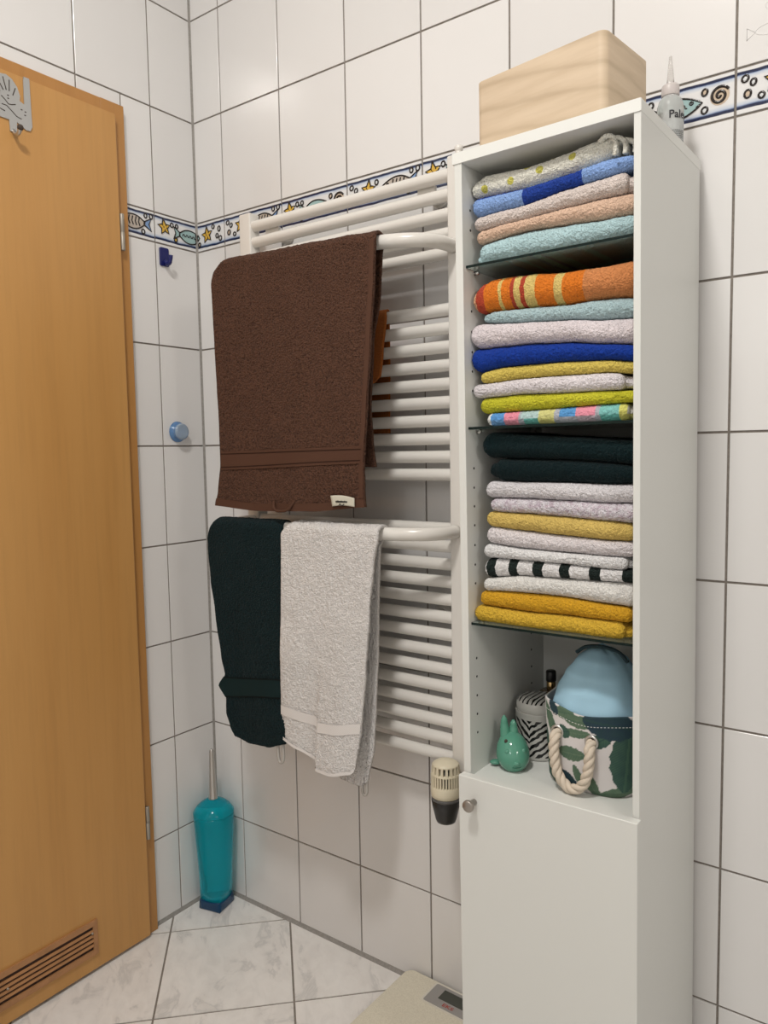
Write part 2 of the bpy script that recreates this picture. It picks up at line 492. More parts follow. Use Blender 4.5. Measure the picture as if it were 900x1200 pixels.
    def spiral(s, x, z, r):
        pts = [(x + r*math.cos(2*PI*k/18), z + r*math.sin(2*PI*k/18)) for k in range(18)]
        n = len(pts)
        pts = [s.cl(p) for p in pts]
        if max(p[0] for p in pts) - min(p[0] for p in pts) < 0.01: return
        s.b.add([(p[0], -0.0004, p[1]) for p in pts] + [(s.cl((x, z))[0], -0.0008, z)], [(i, (i+1) % n, n) for i in range(n)], 5)
        s.line([(x + r*(1 - k/42)*math.cos(0.5 + k*0.30), z + r*(1 - k/42)*math.sin(0.5 + k*0.30)) for k in range(40)], 0.0022)
def motif(kind, wd, off=0.0):
    q = Motif(wd, off)
    if kind == 'P':
        q.star(0.026, 0.040, 0.0205, 0.15); q.bubble(0.049, 0.050); q.bubble(0.064, 0.050, 0.0038)
        q.bubble(0.060, 0.017, 0.0046, 1)
        q.fish(0.054, 0.146, 0.033, 0.0180, 2, 1)
        q.bubble(0.150, 0.048, 0.0042, 5, 1, -0.3); q.bubble(0.150, 0.020, 0.0045, 6, 0.9, -0.6)
        q.spiral(0.173, 0.037, 0.0150)
    elif kind == 'Q':
        q.bubble(0.012, 0.052, 0.0046, 6, 0.9, -0.7); q.bubble(0.024, 0.044, 0.0040, 6, 1, -0.3)
        q.bubble(0.016, 0.028, 0.0048, 5, 1, -0.2); q.bubble(0.036, 0.021, 0.0044, 6, 0.8, -0.8)
        q.star(0.058, 0.039, 0.0205, -0.1)
        q.bubble(0.080, 0.050); q.bubble(0.083, 0.022, 0.004)
        q.fish(0.092, 0.186, 0.036, 0.0180, 4, -1, 3, False)
        q.bubble(0.170, 0.055, 0.0040); q.bubble(0.186, 0.056, 0.0044); q.bubble(0.162, 0.016, 0.0044)
    elif kind == 'R':                       # the cut piece right of the corner
        q.poly([(0.003, 0.026), (0.010, 0.032), (0.004, 0.041), (0.002, 0.041)], 2); q.bubble(0.009, 0.016, 0.004, 5)
        q.star(0.039, 0.036, 0.0215, 0.1)
        q.bubble(0.062, 0.053); q.bubble(0.084, 0.044, 0.0042, 6, 1.2); q.bubble(0.076, 0.028, 0.0040, 6, 1.1); q.bubble(0.088, 0.020, 0.0046)
    return q.b
def emboss(parent, wd, ht):
    q = MB()
    def ln(pts): q.tube([(p[0], -0.0001, p[1]) for p in pts], 0.0006, 6)
    c = (0.055, 0.045)
    ln([(c[0] + 0.030*math.cos(a), c[1] + 0.009*math.sin(a)) for a in [2*PI*k/20 for k in range(21)]])
    ln([(c[0] - 0.030, c[1]), (c[0] - 0.042, c[1] + 0.009), (c[0] - 0.042, c[1] - 0.009), (c[0] - 0.030, c[1])])
    for (x, z) in ((0.045, 0.080), (0.062, 0.092), (0.10, 0.07)):
        ln([(x + 0.006*math.cos(2*PI*k/12), z + 0.006*math.sin(2*PI*k/12)) for k in range(13)])
    return q.build('embossed_fish', M_TILE, parent, fix=False)

def lay_wall(parent, start, cols, xf, skip, kinds):
    """xf(s, z) -> matrix placing a tile whose lower left front corner is at arc position s"""
    for ci, (s0, s1) in enumerate(cols):
        for ri, (z0, z1) in enumerate(rows):
            pieces = skip(s0, s1, z0, z1)
            for (a0, a1, b0, b1) in pieces:
                wd, ht = a1 - a0 - 2*G, b1 - b0 - 2*G
                if wd < 0.006 or ht < 0.006: continue
                if ri == BORDER:
                    o = link('border_tile', tile_me(wd, ht, M_BORDER, 'border_tile'), M_BORDER, parent)
                    o.matrix_local = xf(a0 + G, a1 - G, b0 + G)
                    k = kinds(ci)
                    if k:
                        mo = motif(k, wd, 0.1953 - wd if (parent is wall_left and ci == 1) else 0.0)
                        if mo.f:
                            p = mo.build('painted_motif', MOTIF_MATS, o, fix=False)
                else:
                    o = link('tile', tile_me(wd, ht, M_TILE), M_TILE, parent)
                    o.matrix_local = xf(a0 + G, a1 - G, b0 + G)
                    if parent is wall_back and ri == BORDER + 1 and ci == 7:
                        emboss(o, wd, ht)
colsB = [(0.0, SB)] + [(SB + i*TW, min(RX, SB + (i+1)*TW)) for i in range(16) if SB + i*TW < RX - 0.01]
lay_wall(wall_back, 0, colsB, lambda a, b, z: Matrix.Translation((a, 0, z)),
         lambda s0, s1, z0, z1: [(s0, s1, z0, z1)], lambda i: 'R' if i == 0 else ('Q' if i % 2 else 'P'))
colsA = [(0.0, SA)] + [(SA + i*TW, min(-RY, SA + (i+1)*TW)) for i in range(12) if SA + i*TW < -RY - 0.01]
ROTA = Matrix.Rotation(PI/2, 4, 'Z')        # front face looks to +X, tile runs along +Y
def skipA(s0, s1, z0, z1):
    d0, d1, dz = -DOOR_Y0 - 0.004, -DOOR_Y1 + 0.004, DOOR_Z - 0.004
    out = []
    if z0 >= dz or s1 <= d0 or s0 >= d1: return [(s0, s1, z0, z1)]
    if s0 < d0: out.append((s0, d0, z0, z1))
    if s1 > d1: out.append((d1, s1, z0, z1))
    if z1 > dz: out.append((max(s0, d0), min(s1, d1), dz, z1))
    return out
lay_wall(wall_left, 0, colsA, lambda a, b, z: Matrix.Translation((0, -b, z)) @ ROTA, skipA,
         lambda i: 'P' if i == 0 else ('Q' if i % 2 else 'P'))

# floor tiles, laid diagonally, clipped to the room
def clip(poly, ax, lim, keep_less):
    out = []
    for i in range(len(poly)):
        a, b = poly[i], poly[(i+1) % len(poly)]
        ia = (a[ax] <= lim) if keep_less else (a[ax] >= lim); ib = (b[ax] <= lim) if keep_less else (b[ax] >= lim)
        if ia: out.append(a)
        if ia != ib:
            t = (lim - a[ax])/(b[ax] - a[ax]); out.append((a[0] + (b[0]-a[0])*t, a[1] + (b[1]-a[1])*t))
    return out
HD = 0.2115                                 # half diagonal of one floor tile
for i in range(-17, 18):
    for j in range(-17, 18):
        cx = 0.264 + (i + j)*HD; cy = -0.209 + (i - j)*HD
        h = HD - 0.0032
        poly = [(cx - h, cy), (cx, cy - h), (cx + h, cy), (cx, cy + h)]
        for ax, lim, less in ((0, 0.002, False), (0, RX - 0.002, True), (1, -0.002, True), (1, RY + 0.002, False)):
            if poly: poly = clip(poly, ax, lim, less)
        if len(poly) < 3: continue
        A = abs(sum(poly[k][0]*poly[(k+1) % len(poly)][1] - poly[(k+1) % len(poly)][0]*poly[k][1] for k in range(len(poly))))/2
        if A < 4e-4: continue
        MB().prism(poly, -0.006, 0.0, 2, 0).build('floor_tile', M_FLOOR, floor)
# silicone beads in the corner and along the floor
tag(MB().add([(-0.001, -0.0056, 0), (0.0056, 0.001, 0), (0.0022, -0.0022, 0), (-0.001, -0.0056, RZ), (0.0056, 0.001, RZ), (0.0022, -0.0022, RZ), (-0.002, 0.002, 0), (-0.002, 0.002, RZ)],
    [(0, 2, 5, 3), (2, 1, 4, 5), (1, 6, 7, 4), (6, 0, 3, 7), (0, 6, 1, 2), (3, 5, 4, 7)]).build('trim_1', M_SIL), kind='structure')
tag(MB().prism([(0.001, -0.001), (-0.0088, -0.001), (-0.003, 0.0030), (0.001, 0.0088)], 0.0, RX, 0).build('trim_2', M_SIL), kind='structure')
tag(MB().prism([(-0.001, -0.001), (0.0088, -0.001), (0.003, 0.0030), (-0.001, 0.0088)], DOOR_Y0, 0.0, 1).build('trim_3', M_SIL), kind='structure')

# ------------------------------------------------------------------ door
door = empty('door_1', loc=(0.0, -0.67, 0.0)); tag(door, kind='structure')
def dpart(b, name, mat, parent=door, off=True):
    o = b.build(name, mat, parent)
    return o
def DB(lo, hi): return ((lo[0], lo[1] + 0.67, lo[2]), (hi[0], hi[1] + 0.67, hi[2]))
XC = 0.0165
for (lo, hi) in (((-0.09, DOOR_Y0 - 0.062, 0.001), (XC, DOOR_Y0, DOOR_Z)), ((-0.09, DOOR_Y1, 0.001), (XC, DOOR_Y1 + 0.062, DOOR_Z))):
    dpart(MB().rbox(*DB(lo, hi), 0.002, 2, 3), 'casing_post', M_CASE)
dpart(MB().rbox(*DB((-0.09, DOOR_Y1 + 0.062, DOOR_Z - 0.062), (XC, DOOR_Y0 - 0.062, DOOR_Z)), 0.002, 1, 3), 'casing_head', M_CASE)
leaf = dpart(MB().rbox(*DB((XC + 0.001, -1.086, 0.009), (0.0315, -0.2515, 1.975)), 0.0025, 2, 4), 'door_leaf', M_DOOR)
dpart(MB().box(*DB((-0.025, -1.070, 0.012), (XC + 0.001, -0.2805, 1.945))), 'leaf_core', M_DOOR)
for zc in (1.715, 0.293):
    hg = dpart(MB().lathe([(0.0048, -0.0415), (0.0054, -0.040), (0.0054, -0.0012), (0.0046, -0.0004), (0.0046, 0.0004), (0.0054, 0.0012), (0.0054, 0.040), (0.0048, 0.0415)], 16, (0.0275, -0.2445 + 0.67, zc)), 'hinge', M_HINGE)
# ventilation grille in the leaf
gv = empty('vent_grille'); gv.parent = door
Y0v, Y1v, Zv0, Zv1 = -0.398, -0.860, 0.046, 0.129
fr = MB()
XF = 0.0315
fr.box(*DB((XF, Y1v, Zv1 - 0.013), (XF + 0.005, Y0v, Zv1))).box(*DB((XF, Y1v, Zv0), (XF + 0.005, Y0v, Zv0 + 0.013)))
fr.box(*DB((XF, Y0v - 0.011, Zv0 + 0.013), (XF + 0.005, Y0v, Zv1 - 0.013))).box(*DB((XF, Y1v, Zv0 + 0.013), (XF + 0.005, Y1v + 0.011, Zv1 - 0.013)))
fr.build('grille_frame', M_VENT, gv)
MB().box(*DB((XF, Y1v + 0.011, Zv0 + 0.013), (XF + 0.0006, Y0v - 0.011, Zv1 - 0.013))).build('grille_backing', M_VENT_DARK, gv)
sl_me = None
for k in range(4):
    zc = Zv0 + 0.013 + 0.057*(k + 1)/5
    if sl_me is None:
        b = MB().prism([(XF + 0.0005, -0.0016), (XF + 0.0042, -0.0036), (XF + 0.0048, -0.0022), (XF + 0.0030, 0.0020), (XF + 0.0005, 0.0026)], Y1v + 0.011 + 0.67, Y0v - 0.011 + 0.67, 1)
        o = b.build('slat', M_VENT, gv); sl_me = o.data
    else: o = link('slat', sl_me, M_VENT, gv)
    o.location = (0, 0, zc)
for y in (-0.412, -0.610):
    MB().ball((XF + 0.0052, y + 0.67, Zv0 + 0.055 if y > -0.5 else Zv0 + 0.042), 0.0028, 10, 6).build('screw', M_HINGE, gv)

# ------------------------------------------------------------------ steel cut-out hook hung on the door
def cutout_hook():
    r = empty('door_hook', loc=(0.0315, -0.50, 1.92))
    tag(r, 'flat silver metal cut-out hook hung over the top of the wooden door', 'hook')
    out = [(0.043, 0.054), (0.044, -0.018), (0.0445, -0.040), (0.040, -0.049), (0.031, -0.050), (0.018, -0.043), (0.012, -0.040),
           (0.011, -0.060), (-0.003, -0.062), (-0.004, -0.040), (-0.020, -0.040), (-0.050, -0.038), (-0.060, -0.025), (-0.058, -0.005),
           (-0.052, 0.015), (-0.040, 0.032), (-0.024, 0.044), (-0.006, 0.047), (0.006, 0.042), (0.016, 0.030), (0.0215, 0.014),
           (0.020, 0.004), (0.0295, 0.000), (0.030, 0.0515), (0.032, 0.054)]
    b = MB().prism([(p[0], p[1]) for p in out], 0.0008, 0.0026, 0)
    b.build('plate', M_HOOKMETAL, r)
    def slot(pts, w=0.0011):
        bb = MB().tube([(0.0024, p[0], p[1]) for p in pts], w, 6); bb.build('cutout', M_SLOT, r, fix=False)
    for k, (p0, p1) in enumerate([((-0.038, 0.020), (-0.020, 0.010)), ((-0.026, 0.036), (-0.013, 0.014)), ((-0.013, 0.040), (-0.007, 0.016)), ((0.0, 0.038), (-0.001, 0.016)), ((0.012, 0.026), (0.006, 0.010))]):
        slot([p0, p1])
    slot([(-0.018, 0.002), (-0.010, -0.004), (-0.004, -0.010), (0.003, -0.009), (0.011, -0.006)])
    slot([(-0.018, -0.014), (-0.008, -0.014), (0.003, -0.022), (0.012, -0.029), (0.022, -0.031)])
    slot([(-0.040, -0.024), (-0.030, -0.022), (-0.012, -0.026)])
    for (y, z) in ((-0.004, 0.007), (-0.004, 0.001), (0.023, -0.012), (0.031, -0.014), (0.030, -0.021)):
        slot([(y - 0.0016, z), (y + 0.0016, z)], 0.0012)
    # over-the-door tongue and the peg that carries a towel
    MB().box((-0.0120, 0.031, 0.0540), (0.0026, 0.043, 0.0558)).build('door_tongue', M_HOOKMETAL, r)
    pg = MB()
    pg.tube(spline([(0.002, 0.004, -0.060), (0.010, 0.004, -0.068), (0.018, 0.004, -0.070), (0.025, 0.004, -0.066), (0.028, 0.004, -0.061)], 6), 0.0042, 10)
    pg.build('peg', M_STEEL, r)
    kb = MB().ball((0.0285, 0.004, -0.060), 0.0062, 14, 8).build('peg_tip', M_SLOT, r)
cutout_hook()

# small blue adhesive hook and the blue suction cup, both on the left wall
hk = empty('adhesive_hook', loc=(0.0, -0.107, 1.690)); tag(hk, 'dark blue plastic adhesive hook stuck below the fish border', 'hook')
MB().rbox((0.0, -0.0145, -0.0235), (0.0045, 0.0125, 0.0215), 0.004, 0, 4, 0, 0.0008).build('plate', M_NAVY, hk)
MB().tube(spline([(0.004, 0.000, -0.012), (0.012, 0.000, -0.019), (0.021, 0.000, -0.017), (0.026, 0.000, -0.006), (0.027, 0.000, 0.000)], 5), [0.0055]*12 + [0.0050]*9, 8).build('prong', M_NAVY, hk)
M_CUP = plain('clear_blue_plastic', (0.20, 0.42, 0.78), 0.12, 0.0, Transmission_Weight=0.55, IOR=1.4)
M_CUPC = plain('pale_blue_cap', (0.55, 0.68, 0.82), 0.15, 0.0, Transmission_Weight=0.5, IOR=1.35)
cup = empty('suction_cup', loc=(0.0, -0.0865, 1.2565)); tag(cup, 'round translucent blue suction cup on the tiles beside the door', 'suction cup')
def latheX(prof, seg=28):
    b = MB().lathe(prof, seg); b.v = [(z, x, y) for (x, y, z) in b.v]; return b
latheX([(0.0255, 0.0003), (0.0265, 0.002), (0.0240, 0.005), (0.0195, 0.007), (0.0190, 0.011)]).build('flange', M_CUP, cup)
latheX([(0.0195, 0.010), (0.0205, 0.012), (0.0205, 0.020), (0.0185, 0.0225), (0.0130, 0.0215), (0.0, 0.0215)]).build('cap', M_CUPC, cup)
MB().tube([(0.0150, 0.0200*math.cos(2*PI*k/24), 0.0200*math.sin(2*PI*k/24)) for k in range(24)], 0.0016, 8, closed=True).build('ring', M_CUP, cup)

# ------------------------------------------------------------------ toilet brush in the corner
def m_teal():
    m, t, b = nt('teal_translucent_plastic')
    b.inputs['Base Color'].default_value = (0.01, 0.60, 0.72, 1); b.inputs['Roughness'].default_value = 0.12
    b.inputs['Transmission Weight'].default_value = 0.72; b.inputs['IOR'].default_value = 1.25
    return m
M_TEALP = m_teal()
M_TEALD = plain('deep_blue_plastic', (0.0, 0.06, 0.17), 0.1, 0.0, Transmission_Weight=0.35, IOR=1.45)
tb = empty('toilet_brush', loc=(0.0600, -0.0630, 0.0)); tag(tb, 'turquoise translucent toilet brush holder with a chrome handle in the corner', 'toilet brush')
tb.rotation_euler = (0, 0, math.radians(13))
def brush_ring(rad, z, sq):
    out = []
    for k in range(40):
        a = 2*PI*k/40
        c, s = math.cos(a), math.sin(a)
        # sq=0 circle, sq=1 square with half side rad
        L = 1.0/max(abs(c), abs(s)); q = (1 - sq) + sq*L
        out.append((rad*q*c, rad*q*s, z))
    return out
def ringmesh(rings):
    b = MB(); vs = [p for r in rings for p in r]; n = 40
    fs = [(i*n+k, i*n+(k+1) % n, (i+1)*n+(k+1) % n, (i+1)*n+k) for i in range(len(rings)-1) for k in range(n)]
    fs += [tuple(range(n))[::-1], tuple(range((len(rings)-1)*n, len(rings)*n))]
    return b.add(vs, fs, 0, True)
ringmesh([brush_ring(0.031, 0.0, 1), brush_ring(0.0325, 0.003, 1), brush_ring(0.0325, 0.014, 0.95), brush_ring(0.034, 0.022, 0.75), brush_ring(0.035, 0.027, 0.55)]).build('base', M_TEALD, tb)
ringmesh([brush_ring(0.0345, 0.0272, 0.5), brush_ring(0.0385, 0.050, 0.25), brush_ring(0.0420, 0.085, 0.05), brush_ring(0.0468, 0.150, 0), brush_ring(0.0505, 0.210, 0), brush_ring(0.0525, 0.250, 0), brush_ring(0.0525, 0.256, 0)]).build('body', M_TEALP, tb)
MB().lathe([(0.0528, 0.2565), (0.0532, 0.258), (0.0528, 0.2605), (0.0440, 0.2735), (0.0310, 0.2850), (0.0160, 0.2925), (0.0125, 0.2935)], 40).build('lid', M_TEALP, tb)
MB().lathe([(0.0122, 0.292), (0.0122, 0.296), (0.0108, 0.300), (0.0066, 0.400), (0.0062, 0.418), (0.0050, 0.4245), (0.0025, 0.4275), (0.0, 0.428)], 24).build('handle', M_STEEL, tb)

# ------------------------------------------------------------------ radiator
RAD_X0, RAD_X1 = 0.243, 0.843
YT = -0.0665; RT = 0.0123
rad = empty('towel_radiator', loc=(0.543, -0.066, 0.555)); tag(rad, 'white tubular towel radiator on the tiled wall left of the cabinet', 'radiator')
O = Vector((0.543, -0.066, 0.555))
def off(b):
    b.v = [(x - O.x, y - O.y, z - O.z) for (x, y, z) in b.v]; return b
for x0 in (RAD_X0, RAD_X1 - 0.036):
    o = off(MB().rbox((x0, -0.0815, 0.557), (x0 + 0.036, -0.0500, 1.750), 0.0035, 2, 4, 0, 0.0015)).build('collector', M_RAD, rad)
    auto_smooth(o, 40)
tz = [1.7212 - i*0.0362 for i in range(5)] + [1.4702 - i*0.03555 for i in range(10)] + [1.0433 - i*0.03574 for i in range(14)]
me = None
for z in tz:
    if me is None:
        o = MB().tube([(RAD_X0 + 0.030 - O.x, 0, 0), (RAD_X1 - 0.030 - O.x, 0, 0)], RT, 20).build('tube', M_RAD, rad); auto_smooth(o, 40); me = o.data
    else: o = link('tube', me, M_RAD, rad)
    o.location = (0, YT - O.y, z - O.z)
for (x, z) in ((0.325, 1.7025), (0.745, 1.7025), (0.325, 0.86), (0.745, 0.86)):
    bb = MB().tube([(x - O.x, -0.0015 - O.y, z - O.z), (x - O.x, -0.014 - O.y, z - O.z)], 0.017, 18)
    bb.tube([(x - O.x, -0.014 - O.y, z - O.z), (x - O.x, -0.052 - O.y, z - O.z)], 0.0085, 12)
    bb.box((x - 0.020 - O.x, -0.0572 - O.y, z - 0.010 - O.z), (x + 0.020 - O.x, -0.050 - O.y, z + 0.010 - O.z))
    bb.build('wall_bracket', M_RAD, rad)
for x in (RAD_X1 - 0.018,):
    off(MB().lathe([(0.0090, 1.7500), (0.0090, 1.7530), (0.0065, 1.7545), (0.0065, 1.7600), (0.0080, 1.7615), (0.0080, 1.7680), (0.0060, 1.7700)], 12, (x, -0.066, 0))).build('vent_plug', M_RAD, rad)
BARU = [(0.262, -0.0815, 1.5995), (0.266, -0.120, 1.5995), (0.281, -0.158, 1.5990), (0.320, -0.177, 1.5980), (0.430, -0.184, 1.5955), (0.540, -0.1865, 1.593), (0.650, -0.184, 1.590), (0.735, -0.174, 1.587), (0.785, -0.155, 1.585), (0.812, -0.125, 1.584), (0.822, -0.0815, 1.583)]
BARL = [(x, y, 1.040) for (x, y, z) in BARU]
RB = 0.0132
for P_ in (BARU, BARL):
    off(MB().tube(spline(P_, 6), RB, 18)).build('towel_bar', M_RAD, rad)
# thermostatic valve head hanging under the right collector
th = empty('thermostat_head'); th.parent = rad
TX, TY = 0.811, -0.113
def TZ(b): return off(b)
TZ(MB().lathe([(0.0, 0.592), (0.008, 0.592), (0.0125, 0.5905), (0.0200, 0.588), (0.0255, 0.5845), (0.0272, 0.5815)], 32, (TX, TY, 0))).build('cap', M_CREAM, th)
TZ(MB().lathe([(0.0222, 0.528), (0.0222, 0.583)], 24, (TX, TY, 0))).build('inner_core', M_BLACK, th)
TZ(MB().lathe([(0.0285, 0.5630), (0.0288, 0.5638), (0.0287, 0.5662), (0.0282, 0.5670)], 32, (TX, TY, 0))).build('middle_ring', M_CREAM, th)
TZ(MB().lathe([(0.0262, 0.5180), (0.0288, 0.5195), (0.0295, 0.5280), (0.0296, 0.5400), (0.0286, 0.5420)], 32, (TX, TY, 0))).build('lower_ring', M_CREAM, th)
rm1 = rm2 = None
for k in range(32):
    b1 = MB().prism([(0.0205, -0.0013), (0.0292, -0.0015), (0.0292, 0.0015), (0.0205, 0.0013)], 0.5410, 0.5640, 2)
    if rm1 is None: o = b1.build('rib', M_CREAM, th); rm1 = o.data
    else: o = link('rib', rm1, M_CREAM, th)
    o.location = (TX - O.x, TY - O.y, -O.z); o.rotation_euler = (0, 0, 2*PI*k/32)
for k in range(18):
    if rm2 is None:
        b2 = MB().add([(0.0200, -0.0025, 0.5660), (0.0284, -0.0026, 0.5660), (0.0284, 0.0026, 0.5660), (0.0200, 0.0025, 0.5660), (0.0200, -0.0020, 0.5825), (0.0270, -0.0022, 0.5825), (0.0270, 0.0022, 0.5825), (0.0200, 0.0020, 0.5825)],
                      [(0,3,2,1),(4,5,6,7),(0,1,5,4),(1,2,6,5),(2,3,7,6),(3,0,4,7)])
        o = b2.build('rib', M_CREAM, th); rm2 = o.data
    else: o = link('rib', rm2, M_CREAM, th)
    o.location = (TX - O.x, TY - O.y, -O.z); o.rotation_euler = (0, 0, 2*PI*k/18 + 0.1)
TZ(MB().lathe([(0.0272, 0.5185), (0.0286, 0.5170), (0.0286, 0.5125), (0.0262, 0.5115)], 32, (TX, TY, 0))).build('grey_ring', M_DARKGREY, th)
bl = MB().lathe([(0.0, 0.4640), (0.014, 0.4642), (0.0190, 0.4670), (0.0212, 0.4730), (0.0268, 0.4980), (0.0289, 0.5110), (0.0265, 0.5140)], 32, (TX, TY, 0))
TZ(bl).build('grip', M_BLACK, th)
vb = MB().tube([(TX, TY + 0.012, 0.500), (TX, -0.066, 0.520)], 0.011, 14).tube([(TX, -0.066, 0.512), (TX + 0.012, -0.066, 0.558)], 0.0095, 12).tube([(TX, -0.062, 0.515), (TX, -0.001, 0.515)], 0.009, 12)
off(vb).build('valve_body', M_BLACK, rad)

# ------------------------------------------------------------------ cabinet
CX0, CY0, CTH = 0.957863, -0.288426, -0.018
CW, CD, CH = 0.2947, 0.284, 1.6573
CM = Matrix.Translation((CX0, CY0, 0.0)) @ Euler((0.0044, -0.0064, CTH), 'XYZ').to_matrix().to_4x4()
cab = empty('towel_cabinet', CM); tag(cab, 'tall narrow white cabinet with glass shelves and a lower door', 'cabinet')
def cpart(b, name, mat, parent=None): return b.build(name, mat, parent or cab)
PA0, PA1 = 0.0165, 0.2842
cpart(MB().rbox((0.0035, 0.0, 0.0), (PA0, CD, 1.6405), 0.0008, 2, 2), 'side_panel', M_WHITE_LAC)
cpart(MB().rbox((PA1, 0.0, 0.0), (CW - 0.0006, CD, 1.6405), 0.0008, 2, 2), 'side_panel', M_WHITE_LAC)
cpart(MB().rbox((0.0, -0.0015, 1.6405), (CW, CD + 0.0005, CH), 0.0012, 1, 2, 0, 0.0006), 'top_panel', M_WHITE_EDGE)
cpart(MB().box((PA0, CD - 0.008, 0.05), (PA1, CD - 0.002, 1.6405)), 'back_panel', M_WHITE_LAC)
cpart(MB().box((PA0, 0.001, 0.650), (PA1, CD - 0.008, 0.662)), 'fixed_shelf', M_WHITE_LAC)
cpart(MB().box((PA0, 0.004, 0.050), (PA1, CD - 0.008, 0.065)), 'bottom_panel', M_WHITE_LAC)
cpart(MB().box((PA0, 0.030, 0.0), (PA1, 0.045, 0.050)), 'plinth', M_WHITE_LAC)
dr = cpart(MB().rbox((0.0045, -0.0185, 0.055), (CW + 0.0030, -0.0025, 0.6690), 0.0012, 1, 2, 0, 0.0010), 'door', M_WHITE_LAC)
kn = MB().lathe([(0.0048, 0.0), (0.0052, 0.003), (0.0050, 0.013), (0.0090, 0.0155), (0.0098, 0.017), (0.0096, 0.0215), (0.0085, 0.0225), (0.0, 0.0226)], 24)
kn.v = [(x + 0.0335, -0.0185 - z, y + 0.6305) for (x, y, z) in kn.v]
M_KNOB = plain('satin_nickel_knob', (0.36, 0.33, 0.30), 0.38, 0.9)
kn.build('knob', M_KNOB, dr)
GZ = [1.4865, 1.2345, 0.9180]
for z in GZ:
    g = MB(); g.box((PA0 + 0.0006, 0.0085, z - 0.0040), (PA1 - 0.0006, CD - 0.012, z))
    go = cpart(g, 'glass_shelf', [M_GLASS, M_GLASS_EDGE])
    for pl in go.data.polygons:
        if abs(pl.normal.z) < 0.5: pl.material_index = 1
    for (a, sgn) in ((PA0, 1), (PA1, -1)):
        for d in (0.035, 0.235):
            p = MB().tube([(a, d, z - 0.0080), (a + sgn*0.0085, d, z - 0.0080)], 0.0028, 10).box((min(a, a + sgn*0.007), d - 0.004, z - 0.0052), (max(a, a + sgn*0.007), d + 0.004, z - 0.0041))
            cpart(p, 'shelf_pin', M_STEEL)
for z in (1.5746, 1.544, 1.4182, 1.386, 1.354, 1.3235, 1.2927, 1.1683, 1.137, 1.1066, 1.0756, 1.043, 1.0109, 0.980, 0.855, 0.824, 0.792, 0.7604, 0.729):
    for d in (0.0245, 0.225):
        cpart(MB().tube([(PA0 - 0.0002, d, z), (PA0 + 0.0002, d, z)], 0.0021, 10), 'pin_hole', M_HOLE)

# ------------------------------------------------------------------ folded towels in the cabinet
GRP = 'folded towels in the open shelves'
def slab(name, mat, a0, a1, top, bot, d0, d1, seed, cat=None, label=None, parent=None, amp=0.0015, rl=None):
    """a folded terry towel: rounded fold towards the front, softly rounded ends"""
    NA = max(24, int((a1 - a0)/0.0019)); prof = []
    for k in range(9): prof.append((1 - (k/8)**0.6, -1))                # bottom, back to front (fraction of depth)
    KF = 26
    b = MB(); vs = []
    ring_n = None
    for i in range(NA + 1):
        t = i/NA; a = a0 + (a1 - a0)*t
        zt_, zb_ = interp(top, a), interp(bot, a)
        h = max(0.003, (zt_ - zb_)/2); zc = (zt_ + zb_)/2
        re = rl if rl else min(0.011, h*1.0)
        x = min(a - a0, a1 - a)
        e = math.sqrt(max(0.0, 1 - (1 - min(1, x/re))**2)) if x < re else 1.0
        hh = h*(0.30 + 0.70*e); pull = (1 - e)*0.006
        rr = hh*1.05
        wob = 0.0030*ns(a*14, seed*3.1, 0.0) + pull
        ring = []
        D0 = d0 + wob
        for k in range(8): ring.append((d1 + (D0 + rr - d1)*(k/8)**0.75, -1.0))
        for k in range(KF + 1):
            an = -PI/2 - PI*k/KF
            ring.append((D0 + rr + rr*math.cos(an)*1.0, math.sin(an)))
        for k in range(1, 9): ring.append((D0 + rr + (d1 - D0 - rr)*(k/8)**1.35, 1.0))
        ring_n = len(ring)
        for (d, s_) in ring:
            z = zc + hh*s_
            n1 = ns(a*300 + seed*7, d*300, z*300); n2 = ns(a*470, d*470 + seed*5, z*470); n3 = ns(a*38, d*38, z*60 + seed)
            q = amp*(0.6*n1 + 0.7*n2) + 0.0009*n3
            fr = max(0.0, 1 - (d - D0)/(2*rr)) if d < D0 + 2*rr else 0.0
            vs.append((a, d - q*1.6*fr, z + q*s_*0.55))
    fs = []
    for i in range(NA):
        for k in range(ring_n - 1):
            fs.append((i*ring_n + k, i*ring_n + k + 1, (i+1)*ring_n + k + 1, (i+1)*ring_n + k))
        fs.append((i*ring_n + ring_n - 1, i*ring_n, (i+1)*ring_n, (i+1)*ring_n + ring_n - 1))
    # close the two ends with quads across the fold
    for base, flip in ((0, False), (NA*ring_n, True)):
        for k in range(ring_n//2 - 0):
            j, l = k, ring_n - 1 - k
            if l - 1 <= j + 1 - 1: break
            q = (base + j, base + l, base + l - 1, base + j + 1)
            if len(set(q)) < 4: q = tuple(dict.fromkeys(q))
            if len(q) >= 3: fs.append(q if flip else q[::-1])
    b.add(vs, fs, 0, True)
    me = b.mesh(name)
    bm = bmesh.new(); bm.from_mesh(me); bmesh.ops.recalc_face_normals(bm, faces=bm.faces); bm.to_mesh(me); bm.free()
    o = link(name, me, mat, parent)
    if parent is None: o.matrix_world = CM
    if label: tag(o, label, cat, GRP)
    return o
